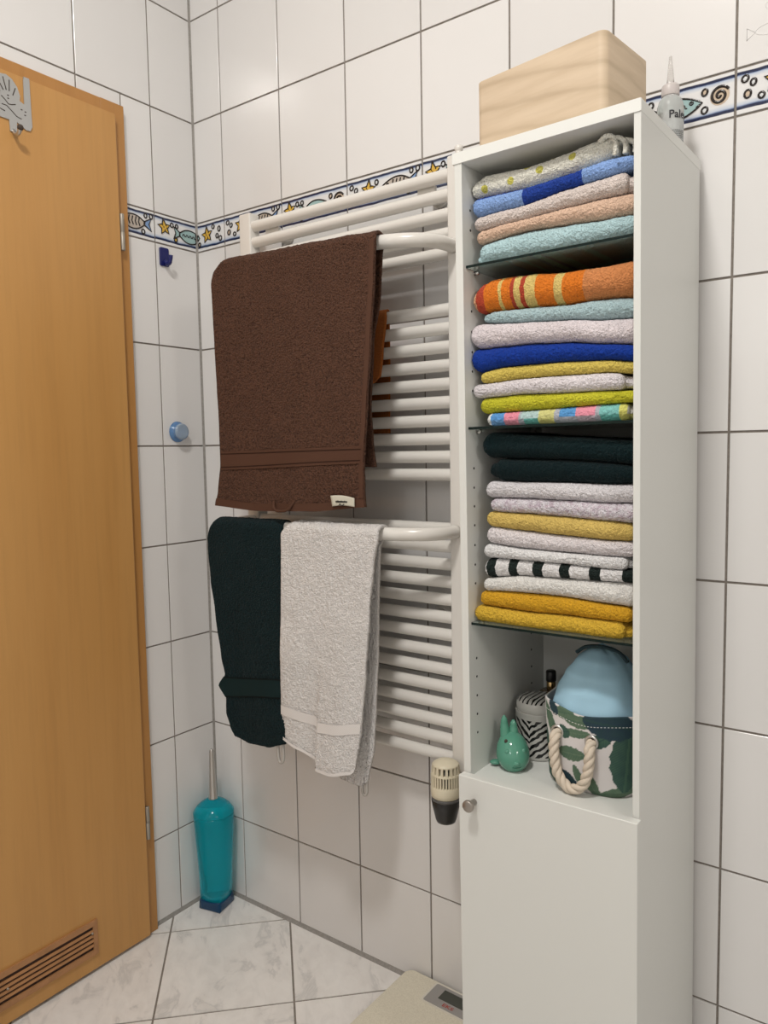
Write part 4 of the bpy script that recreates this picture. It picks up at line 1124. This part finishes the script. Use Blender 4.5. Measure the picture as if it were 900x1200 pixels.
bx_root = empty('wooden_box', CM @ (Matrix.Translation((0.2400, 0.0150, CH + 0.0004)) @ Matrix.Rotation(math.radians(-6.2), 4, 'Z')))
tag(bx_root, 'open pale wooden box with rounded corners standing on the white cabinet', 'box')
BW, BD, BHh = 0.2195, 0.137, 0.1125
def rr_ring(x0, y0, x1, y1, r, seg=6):
    pts = []
    for (cx, cy, a0) in ((1,1,0),(0,1,90),(0,0,180),(1,0,270)):
        for k in range(seg + 1):
            a = math.radians(a0 + 90*k/seg)
            pts.append(((x1 - r if cx else x0 + r) + r*math.cos(a), (y1 - r if cy else y0 + r) + r*math.sin(a)))
    return pts
ou = rr_ring(-BW, 0, 0, BD, 0.012); inn = rr_ring(-BW + 0.010, 0.010, -0.010, BD - 0.010, 0.005)
n_ = len(ou); b = MB()
vs = [(p[0], p[1], 0.0) for p in ou] + [(p[0], p[1], BHh - 0.001) for p in ou] + [(p[0]*0.995 - 0.0005, p[1], BHh) for p in ou] + [(p[0], p[1], BHh) for p in inn] + [(p[0], p[1], 0.008) for p in inn]
fs = []
for rr in range(4):
    for i in range(n_):
        j = (i+1) % n_; fs.append((rr*n_ + i, rr*n_ + j, (rr+1)*n_ + j, (rr+1)*n_ + i))
b.add(vs, fs, 0, False); auto_smooth(b.build('wall_shell', M_BOX, bx_root), 30)
MB().prism(rr_ring(-BW + 0.008, 0.008, -0.008, BD - 0.008, 0.006), 0.001, 0.0085, 2).build('bottom_board', M_BOX, bx_root)

M_BOTTLE = plain('milky_bottle_plastic', (0.80, 0.81, 0.80), 0.22, 0.0, Transmission_Weight=0.55, IOR=1.2)
M_LIQ = plain('greyish_liquid', (0.55, 0.60, 0.61), 0.2)
M_NOZ = plain('clear_nozzle', (0.80, 0.78, 0.76), 0.12, 0.0, Transmission_Weight=0.75, IOR=1.3)
M_CAPB = plain('milky_screw_cap', (0.76, 0.70, 0.68), 0.3, 0.0, Transmission_Weight=0.25, IOR=1.3)
bt = empty('applicator_bottle', CM @ Matrix.Translation((0.2660, 0.2200, CH + 0.0004))); tag(bt, 'milky plastic applicator bottle with pointed nozzle on the cabinet top', 'bottle')
MB().lathe([(0.0, 0.0), (0.0185, 0.0), (0.0200, 0.002), (0.0200, 0.064), (0.0196, 0.069), (0.0170, 0.0775), (0.0125, 0.0825), (0.0125, 0.085)], 36).build('body', M_BOTTLE, bt)
MB().lathe([(0.0, 0.0015), (0.0187, 0.0015), (0.0187, 0.057), (0.0, 0.057)], 32).build('liquid', M_LIQ, bt)
MB().lathe([(0.0130, 0.0835), (0.0135, 0.0845), (0.0132, 0.0985), (0.0120, 0.1005), (0.0060, 0.1015)], 28).build('cap', M_CAPB, bt)
MB().lathe([(0.0058, 0.1010), (0.0053, 0.112), (0.0034, 0.132), (0.0022, 0.144), (0.0014, 0.1445)], 20).build('nozzle', M_NOZ, bt)
M_PRINT = plain('black_print', (0.02, 0.02, 0.025), 0.5)
def text_mesh(name, body, size, mat, parent, fn, extrude=0.0):
    c = bpy.data.curves.new('t', 'FONT'); c.body = body; c.size = size; c.resolution_u = 3; c.extrude = extrude; c.offset = size*0.018
    to = bpy.data.objects.new('t', c); COL.objects.link(to)
    bpy.context.view_layer.update()
    dg = bpy.context.evaluated_depsgraph_get()
    me = bpy.data.meshes.new_from_object(to.evaluated_get(dg)); me.name = name
    bpy.data.objects.remove(to); bpy.data.curves.remove(c)
    bm_ = bmesh.new(); bm_.from_mesh(me); bmesh.ops.subdivide_edges(bm_, edges=[e for e in bm_.edges if e.calc_length() > size*0.15], cuts=2); bm_.to_mesh(me); bm_.free()
    for v in me.vertices: v.co = fn(v.co)
    me.materials.clear()
    return link(name, me, mat, parent)
def wrap(p, a0, z0, R=0.02035):
    a = a0 + p.x/R; return Vector((R*math.cos(a), R*math.sin(a), z0 + p.y))
text_mesh('printed_name', 'Palette', 0.0165, M_PRINT, bt, lambda p: wrap(p, math.radians(-80), 0.0450))
ln = MB()
for k in range(9):
    z = 0.0255 - 0.0026*k - (0.0022 if k > 4 else 0)
    x = 0.0
    while x < 0.026:
        wd = 0.0008 + 0.0022*random.random()
        pts = [wrap(Vector((xx, yy, 0)), math.radians(-84), z) for xx, yy in ((x, 0), (x + wd, 0), (x + wd, 0.0009), (x, 0.0009))]
        ln.add(pts, [(0, 1, 2, 3)], 0); x += wd + 0.0006
o_ = ln.build('small_print', M_PRINT, bt, fix=False); tag(o_, kind='stuff')

# ------------------------------------------------------------------ things in the open lower compartment
SZ = 0.6622
M_BUN = plain('jade_ceramic_glaze', (0.095, 0.29, 0.205), 0.10)
bn = empty('ceramic_rabbit', CM @ (Matrix.Translation((0.0580, 0.0690, SZ)) @ Matrix.Rotation(math.radians(40), 4, 'Z'))); tag(bn, 'glossy jade green ceramic rabbit figurine with upright ears', 'figurine')
# local frame: the rabbit looks to -Y
b = MB(); vs = []; fs = []; R_, S_ = 24, 32
for i in range(R_ + 1):
    t = i/R_
    z = 0.0605*(0.5 - 0.5*math.cos(PI*t))
    hgt = z/0.0605
    r = 0.0290*math.sqrt(max(0.0, 1 - ((hgt - 0.40)/(0.60 if hgt > 0.40 else 0.47))**2))
    for k in range(S_):
        a = 2*PI*k/S_
        cy = 0.012*hgt**1.5 - 0.003
        vs.append((r*math.cos(a)*0.96, cy + r*math.sin(a)*1.02, z))
for i in range(R_):
    for k in range(S_):
        j = (k+1) % S_; fs.append((i*S_ + k, i*S_ + j, (i+1)*S_ + j, (i+1)*S_ + k))
fs.append(tuple(range(S_))[::-1])
b.add(vs, fs, 0, True); b.build('body', M_BUN, bn)
for (x, tilt, hs) in ((-0.0105, -0.03, 1.0), (0.0035, 0.0, 0.80)):
    pth = spline([(x, 0.008, 0.047), (x*1.05, 0.0105, 0.047 + 0.013*hs), (x*1.05 + tilt*0.02, 0.0115, 0.047 + 0.025*hs), (x + tilt*0.05, 0.0105, 0.047 + 0.035*hs), (x + tilt*0.06, 0.0100, 0.047 + 0.041*hs)], 5)
    rad_ = [interp([(0, 0.0088), (0.3, 0.0080), (0.65, 0.0058), (0.9, 0.0028), (1, 0.0007)], k/(len(pth)-1)) for k in range(len(pth))]
    e = MB().tube(pth, rad_, 14); e.build('ear', M_BUN, bn)
MB().ball((0.0, -0.0275, 0.0185), (0.0062, 0.0050, 0.0048), 14, 8).build('nose', M_BUN, bn)
for x in (-0.0135, 0.0135):
    MB().ball((x, -0.0195, 0.0360), (0.0044, 0.0034, 0.0044), 12, 8).build('cheek', M_BUN, bn)
MB().ball((-0.0135, -0.0095, 0.0500), (0.0030, 0.0024, 0.0036), 12, 8).build('eye', M_SLOT, bn)
MB().ball((-0.0265, 0.012, 0.0065), (0.0110, 0.008, 0.0042), 12, 8).build('foot', M_BUN, bn)
M_BUND = plain('dark_jade_line', (0.03, 0.16, 0.10), 0.3)
MB().tube([(0.0085*math.sin(q), -0.0290 + 0.003*(1 - math.cos(q)), 0.0110 + 0.0020*(1 - math.cos(q))) for q in [(-1 + 2*k/10)*1.0 for k in range(11)]], 0.0007, 6).build('mouth', M_BUND, bn)

def m_zebra():
    m, t, b = nt('zebra_print_ceramic')
    tc = N(t, 'ShaderNodeTexCoord'); sep = N(t, 'ShaderNodeSeparateXYZ'); t.links.new(tc.outputs['Object'], sep.inputs[0])
    at = N(t, 'ShaderNodeMath', operation='ARCTAN2'); t.links.new(sep.outputs[1], at.inputs[0]); t.links.new(sep.outputs[0], at.inputs[1])
    ad = N(t, 'ShaderNodeMath', operation='ADD'); ad.inputs[1].default_value = 1.536; t.links.new(at.outputs[0], ad.inputs[0])
    ab = N(t, 'ShaderNodeMath', operation='ABSOLUTE'); t.links.new(ad.outputs[0], ab.inputs[0])
    # stripes fan out from a seam: height minus |angle|
    pw = N(t, 'ShaderNodeMath', operation='POWER'); pw.inputs[1].default_value = 0.75; t.links.new(ab.outputs[0], pw.inputs[0])
    n = noise_node(t, coords(t), 55.0, 2.0)
    m1 = N(t, 'ShaderNodeMath', operation='MULTIPLY_ADD'); m1.inputs[1].default_value = 0.030; t.links.new(pw.outputs[0], m1.inputs[0])
    zz = N(t, 'ShaderNodeMath', operation='MULTIPLY'); zz.inputs[1].default_value = -1.0; t.links.new(sep.outputs[2], zz.inputs[0])
    t.links.new(zz.outputs[0], m1.inputs[2])
    m2 = N(t, 'ShaderNodeMath', operation='MULTIPLY_ADD'); m2.inputs[1].default_value = 0.016; t.links.new(n.outputs['Fac'], m2.inputs[0]); t.links.new(m1.outputs[0], m2.inputs[2])
    sn = N(t, 'ShaderNodeMath', operation='MULTIPLY'); sn.inputs[1].default_value = 2*PI/0.0125; t.links.new(m2.outputs[0], sn.inputs[0])
    si = N(t, 'ShaderNodeMath', operation='SINE'); t.links.new(sn.outputs[0], si.inputs[0])
    # black only below the white rim
    r = ramp(t, si.outputs[0], [(0.0, (0.60, 0.59, 0.56)), (0.02, (0.60, 0.59, 0.56)), (0.08, (0.010, 0.010, 0.010))])
    lt = N(t, 'ShaderNodeMath', operation='LESS_THAN'); lt.inputs[1].default_value = 0.0700; t.links.new(sep.outputs[2], lt.inputs[0])
    gt = N(t, 'ShaderNodeMath', operation='GREATER_THAN'); gt.inputs[1].default_value = 0.006; t.links.new(sep.outputs[2], gt.inputs[0])
    mu = N(t, 'ShaderNodeMath', operation='MULTIPLY'); t.links.new(lt.outputs[0], mu.inputs[0]); t.links.new(gt.outputs[0], mu.inputs[1])
    c = mixcol(t, (0.60, 0.59, 0.56), r.outputs['Color'], mu.outputs[0])
    t.links.new(c, b.inputs['Base Color']); b.inputs['Roughness'].default_value = 0.12
    return m
def m_zebra_lid():
    m, t, b = nt('zebra_print_lid')
    tc = N(t, 'ShaderNodeTexCoord'); sep = N(t, 'ShaderNodeSeparateXYZ'); t.links.new(tc.outputs['Object'], sep.inputs[0])
    n = noise_node(t, coords(t, (1, 0.35, 1)), 60.0, 2.0)
    m2 = N(t, 'ShaderNodeMath', operation='MULTIPLY_ADD'); m2.inputs[1].default_value = 0.012; t.links.new(n.outputs['Fac'], m2.inputs[0]); t.links.new(sep.outputs[0], m2.inputs[2])
    sn = N(t, 'ShaderNodeMath', operation='MULTIPLY'); sn.inputs[1].default_value = 2*PI/0.0085; t.links.new(m2.outputs[0], sn.inputs[0])
    si = N(t, 'ShaderNodeMath', operation='SINE'); t.links.new(sn.outputs[0], si.inputs[0])
    r = ramp(t, si.outputs[0], [(0.0, (0.60, 0.59, 0.56)), (0.40, (0.60, 0.59, 0.56)), (0.47, (0.010, 0.010, 0.010))])
    gt = N(t, 'ShaderNodeMath', operation='GREATER_THAN'); gt.inputs[1].default_value = 0.0975; t.links.new(sep.outputs[2], gt.inputs[0])
    c = mixcol(t, (0.60, 0.59, 0.56), r.outputs['Color'], gt.outputs[0])
    t.links.new(c, b.inputs['Base Color']); b.inputs['Roughness'].default_value = 0.12
    return m
jr = empty('zebra_jar', CM @ Matrix.Translation((0.0665, 0.1500, SZ))); tag(jr, 'round zebra striped lidded jar behind the green rabbit', 'jar')
MB().lathe([(0.0, 0.0), (0.0375, 0.0), (0.0395, 0.002), (0.0400, 0.006), (0.0400, 0.0790), (0.0405, 0.0800), (0.0395, 0.0815), (0.036, 0.0815)], 48).build('body', m_zebra(), jr)
MB().lathe([(0.0360, 0.0800), (0.0385, 0.0822), (0.0388, 0.0900), (0.0375, 0.0965), (0.0335, 0.1010), (0.0260, 0.1035), (0.0, 0.1045)], 48).build('lid', m_zebra_lid(), jr)

M_PERF = plain('amber_perfume_glass', (0.30, 0.20, 0.12), 0.06, 0.0, Transmission_Weight=0.6, IOR=1.4)
M_GOLD = plain('gold_collar', (0.60, 0.42, 0.20), 0.25, 1.0)
M_SILV = plain('silver_plaque', (0.55, 0.57, 0.62), 0.25, 0.6)
def perfume(a, d, h, label, neck=True):
    r = empty('perfume_bottle', CM @ Matrix.Translation((a, d, SZ))); tag(r, label, 'bottle', 'black capped bottles in the open compartment')
    MB().rbox((-0.019, -0.011, 0.0), (0.019, 0.011, h), 0.004, 2, 4, 0, 0.002).build('body', M_PERF, r)
    MB().rbox((-0.010, -0.0122, h*0.25), (0.012, -0.0112, h*0.92), 0.001, 1, 3).build('plaque', M_SILV, r)
    MB().lathe([(0.0075, h), (0.0080, h + 0.002), (0.0080, h + 0.015), (0.0065, h + 0.017)], 20).build('collar', M_GOLD, r)
    MB().lathe([(0.0088, h + 0.017), (0.0092, h + 0.018), (0.0092, h + 0.034), (0.0080, h + 0.036), (0.0, h + 0.036)], 20).build('cap', M_BLACK, r)
perfume(0.0640, 0.2070, 0.098, 'black capped perfume bottle with gold collar behind the zebra jar')
perfume(0.1000, 0.2450, 0.110, 'black capped bottle at the back, mostly hidden by the basket')

# fabric basket with a printed leaf pattern
BCX, BCY, BRX, BRY, BZ = 0.1915, 0.1230, 0.0820, 0.0850, 0.131
bk = empty('fabric_basket', CM @ Matrix.Translation((BCX, BCY, SZ))); tag(bk, 'cream fabric basket printed with green leaves and a rope handle', 'basket')
def b_r(th, z):
    e = 3.0
    c, s = abs(math.cos(th)), abs(math.sin(th))
    k = (c**e + s**e)**(-1/e)
    f = 0.93 + 0.07*(z/BZ) + 0.012*math.sin(3*th + 1)*(z/BZ)
    return BRX*k*f*math.cos(th), BRY*k*f*math.sin(th)
DARK = (0.014, 0.050, 0.048); MID = (0.050, 0.115, 0.075); LGT = (0.125, 0.185, 0.115); NVY = (0.010, 0.030, 0.060)
LEAVES = [  # centre x, z (basket front), half length, half width, angle, colour A, colour B
 (0.0440, 0.1180, 0.042, 0.024, -12, NVY, DARK), (0.0700, 0.0620, 0.052, 0.027, 86, DARK, MID), (0.0, 0.1190, 0.028, 0.011, 8, LGT, MID),
 (-0.0290, 0.0930, 0.0105, 0.0105, 20, MID, DARK), (-0.0080, 0.0980, 0.022, 0.0075, 10, MID, LGT), (-0.0180, 0.0610, 0.024, 0.0115, 8, MID, LGT),
 (-0.0080, 0.0280, 0.018, 0.0065, 112, LGT, MID), (-0.0230, 0.0170, 0.020, 0.0090, -38, DARK, NVY), (0.0160, 0.0160, 0.026, 0.0090, -66, MID, LGT),
 (-0.0560, 0.0980, 0.034, 0.010, -62, MID, LGT), (-0.0730, 0.0450, 0.044, 0.014, 96, DARK, MID), (-0.0600, 0.0080, 0.026, 0.012, -40, DARK, MID),
 (-0.0480, 0.1230, 0.012, 0.009, -50, NVY, DARK), (-0.0270, 0.1240, 0.018, 0.010, 18, LGT, MID), (0.0560, 0.0080, 0.030, 0.010, 12, LGT, MID),
 (0.0300, 0.0930, 0.020, 0.012, 30, MID, DARK), (0.0900, 0.0950, 0.040, 0.020, 70, MID, DARK), (-0.1050, 0.0800, 0.045, 0.018, 80, MID, LGT),
 (-0.1400, 0.0500, 0.045, 0.022, 60, DARK, MID), (-0.1800, 0.0900, 0.04, 0.02, 100, MID, LGT), (0.1300, 0.05, 0.045, 0.02, 100, DARK, MID), (0.17, 0.09, 0.04, 0.02, 40, MID, LGT), (0.23, 0.06, 0.05, 0.025, 80, DARK, MID)]
def leaf_col(s, z):
    base = (0.66, 0.63, 0.62)
    for (cx, cz, L, Wd, an, cA, cB) in LEAVES:
        a = math.radians(an); dx, dz = s - cx, z - cz
        u = (dx*math.cos(a) + dz*math.sin(a))/L; v = (-dx*math.sin(a) + dz*math.cos(a))/Wd
        if abs(u) >= 1: continue
        edge = (1 - u*u)**0.62*(1 + 0.045*math.sin(u*17))
        if abs(v) > edge: continue
        rib = 0.5 + 0.5*math.sin((u*L + abs(v)*Wd*0.7)*2*PI/0.0042)
        f = 0.25 + 0.55*rib*(0.4 + 0.6*abs(v)) + 0.25*ns(s*90, z*90, an)
        if abs(v) < 0.08: f = 0.9
        f = max(0, min(1, f))
        return tuple(cA[k]*(1 - f) + cB[k]*f for k in range(3))
    return base
NS, NZ = 420, 90
vs = []; cols = []; fs = []
ths = [2*PI*k/NS - PI/2 for k in range(NS)]
arc = [0.0]
for k in range(1, NS + 1):
    p0 = b_r(ths[k-1], BZ*0.6); p1 = b_r(ths[k % NS], BZ*0.6); arc.append(arc[-1] + math.hypot(p1[0]-p0[0], p1[1]-p0[1]))
per = arc[-1]
for j in range(NZ + 1):
    z = BZ*j/NZ
    for k in range(NS):
        x, y = b_r(ths[k], z); s = arc[k] if arc[k] < per/2 else arc[k] - per
        br = sstep(0, 0.010, z); sc = 0.94 + 0.06*br
        zz = z + (0.0045*math.sin(ths[k]*2 + 0.6) + 0.003*math.sin(ths[k]*5))*(z/BZ)
        vs.append((x*sc + 0.0008*ns(x*40, y*40, z*40), y*sc + 0.0012*ns(x*30 + 5, y*30, z*30), max(0.0003, zz)))
        cols.append(leaf_col(s, z))
for j in range(NZ):
    for k in range(NS):
        q = (k+1) % NS; fs.append((j*NS + k, j*NS + q, (j+1)*NS + q, (j+1)*NS + k))
fs.append(tuple(range(NS))[::-1])
me = MB().add(vs, fs, 0, True).mesh('body')
ca = me.color_attributes.new('print', 'FLOAT_COLOR', 'POINT')
ca.data.foreach_set('color', [c for col in cols for c in (col[0], col[1], col[2], 1.0)])
def m_canvas():
    m, t, b = nt('leaf_print_canvas')
    vc = N(t, 'ShaderNodeVertexColor'); vc.layer_name = 'print'
    t.links.new(vc.outputs['Color'], b.inputs['Base Color']); b.inputs['Roughness'].default_value = 0.8
    n = noise_node(t, coords(t), 900.0, 1.0); bump(t, b, n.outputs['Fac'], 0.15, 0.0006)
    return m
bo = link('body', me, m_canvas(), bk); md = bo.modifiers.new('thickness', 'SOLIDIFY'); md.thickness = 0.0025; md.offset = -1
# stitched rim seam
M_ROPE = plain('cream_cotton_rope', (0.62, 0.54, 0.44), 0.85)
M_STITCH = plain('white_thread', (0.70, 0.70, 0.68), 0.7)
stc = MB()
for k in range(0, NS, 4):
    p = []
    for q in (0, 2):
        x, y = b_r(ths[(k+q) % NS], BZ - 0.016); p.append((x*1.004, y*1.004, BZ - 0.016 + (0.0045*math.sin(ths[(k+q) % NS]*2 + 0.6) + 0.003*math.sin(ths[(k+q) % NS]*5))*0.88))
    stc.tube(p, 0.00045, 5)
so = stc.build('stitching', M_STITCH, bk, fix=False); tag(so, kind='stuff')
GR = [(-0.0410, 0.0905), (0.0165, 0.0865)]
def front_y(x):  # y of the basket front at x, height of the grommets
    best = min(ths, key=lambda th_: abs(b_r(th_, 0.09)[0] - x) + (10 if math.sin(th_) > 0 else 0)); return b_r(best, 0.09)[1]
for (x, z) in GR:
    y = front_y(x)
    MB().tube([(x + 0.0092*math.cos(2*PI*k/24), y - 0.0012, z + 0.0092*math.sin(2*PI*k/24)) for k in range(24)], 0.0022, 8, closed=True).build('grommet', M_GOLD if False else M_STEEL, bk)
    MB().tube([(x, y + 0.002, z), (x, y - 0.0012, z)], 0.0080, 16).build('grommet_hole', M_SLOT, bk)
yL, yR = front_y(GR[0][0]), front_y(GR[1][0])
cen = spline([(GR[0][0], yL + 0.006, GR[0][1]), (GR[0][0] - 0.0005, yL - 0.009, GR[0][1] - 0.006), (GR[0][0] - 0.001, yL - 0.012, 0.062), (GR[0][0] + 0.004, yL - 0.011, 0.030),
              (GR[0][0] + 0.017, yL - 0.011, 0.0125), (-0.0090, yR - 0.011, 0.0095), (GR[1][0] - 0.010, yR - 0.011, 0.0205), (GR[1][0] - 0.002, yR - 0.011, 0.044), (GR[1][0] + 0.0005, yR - 0.011, 0.068), (GR[1][0], yR - 0.009, GR[1][1] - 0.007), (GR[1][0], yR + 0.006, GR[1][1])], 14)
rp = MB(); nn = len(cen)
tot = 0; al = [0]
for i in range(1, nn): tot += (cen[i] - cen[i-1]).length; al.append(tot)
nrm = Vector((1, 0, 0))
strands = [[], [], []]
for i in range(nn):
    t = (cen[min(i+1, nn-1)] - cen[max(i-1, 0)]).normalized(); nrm = (nrm - t*nrm.dot(t)).normalized(); bi = t.cross(nrm)
    for s in range(3):
        a = 2*PI*(al[i]/0.042 + s/3)
        strands[s].append(cen[i] + nrm*(0.0040*math.cos(a)) + bi*(0.0040*math.sin(a)))
for s in strands: rp.tube(s, 0.0047, 10)
rp.build('rope_handle', M_ROPE, bk)

# light blue fabric bag stuffed into the basket
M_BAG = woven('light_blue_cloth', (0.38, 0.61, 0.76), 1500)
bg = empty('cloth_bag', CM @ Matrix.Translation((0.1930, 0.1200, SZ + 0.098))); tag(bg, 'light blue cloth bag bulging out of the leaf print basket', 'bag')
b = MB(); vs = []; fs = []; R_, S_ = 40, 72
for i in range(R_ + 1):
    t = i/R_; hgt = t
    rr = interp([(0, 1.10), (0.18, 1.06), (0.4, 0.95), (0.62, 0.77), (0.8, 0.55), (0.92, 0.32), (1.0, 0.0)], t)
    for k in range(S_):
        a = 2*PI*k/S_
        c, s = math.cos(a), math.sin(a); kk = (abs(c)**2.6 + abs(s)**2.6)**(-1/2.6)
        fold = 0.0035*math.sin(9*a + 1.5*math.sin(3*a))*sstep(0.45, 0.0, t) + 0.004*ns(c*2.2, s*2.2, t*3)
        r = rr*1.02 + fold/0.08
        vs.append((0.0680*kk*r*c, 0.0690*kk*r*s, 0.003 + 0.1190*t + 0.004*ns(c*2, s*2, t*2 + 4)*t))
for i in range(R_):
    for k in range(S_):
        j = (k+1) % S_; fs.append((i*S_ + k, i*S_ + j, (i+1)*S_ + j, (i+1)*S_ + k))
fs.append(tuple(range(S_))[::-1]); b.add(vs, fs, 0, True); b.build('body', M_BAG, bg)
M_BAG_D = woven('dark_blue_grey_strap', (0.030, 0.055, 0.065), 1500)
MB().tube(spline([(-0.036, -0.016, 0.107), (-0.018, -0.020, 0.1190), (0.010, -0.022, 0.1230), (0.034, -0.019, 0.1170), (0.048, -0.016, 0.102)], 6), 0.0030, 8).build('strap', M_BAG_D, bg)

# ------------------------------------------------------------------ bathroom scale on the floor
def m_scale():
    m, t, b = nt('cream_cork_textured_top')
    n = noise_node(t, coords(t), 420.0, 3.0)
    r = ramp(t, n.outputs['Fac'], [(0.35, (0.63, 0.59, 0.48)), (0.6, (0.72, 0.68, 0.56))])
    t.links.new(r.outputs['Color'], b.inputs['Base Color']); b.inputs['Roughness'].default_value = 0.6
    bump(t, b, n.outputs['Fac'], 0.4, 0.001)
    return m
sc_ = empty('bathroom_scale', loc=(0.792, -0.163, 0.0)); tag(sc_, 'flat cream bathroom scale on the floor against the tiled wall', 'scale')
sc_.rotation_euler = (0, 0, math.radians(-1.2))
M_SCT = m_scale(); M_SCG = plain('grey_display_panel', (0.30, 0.29, 0.28), 0.4); M_LCD = plain('dark_lcd', (0.045, 0.05, 0.04), 0.2); M_REDP = plain('red_print', (0.35, 0.03, 0.02), 0.5); M_SCW = plain('pale_panel_rim', (0.66, 0.63, 0.55), 0.45)
MB().rbox((-0.153, -0.153, 0.010), (0.153, 0.153, 0.0300), 0.020, 2, 8, 0, 0.003).build('platform', M_SCT, sc_)
for (x, y) in ((-0.12, -0.12), (0.12, -0.12), (-0.12, 0.12), (0.12, 0.12)):
    MB().lathe([(0.012, 0.0), (0.013, 0.002), (0.013, 0.0105)], 16, (x, y, 0)).build('foot', M_BLACK, sc_)
pn = MB().rbox((-0.075, 0.082, 0.0296), (0.075, 0.150, 0.0304), 0.008, 2, 5).build('display_rim', M_SCW, sc_)
p2 = MB().rbox((-0.070, 0.087, 0.0300), (0.070, 0.145, 0.0308), 0.004, 2, 4).build('display_panel', M_SCG, sc_)
MB().box((-0.045, 0.108, 0.0306), (0.045, 0.137, 0.0312)).build('display_screen', M_LCD, p2)
text_mesh('display_text', 'EKS', 0.0125, M_REDP, p2, lambda p: Vector((-0.0270 + p.x*1.35, 0.0935 + p.y, 0.0311)))
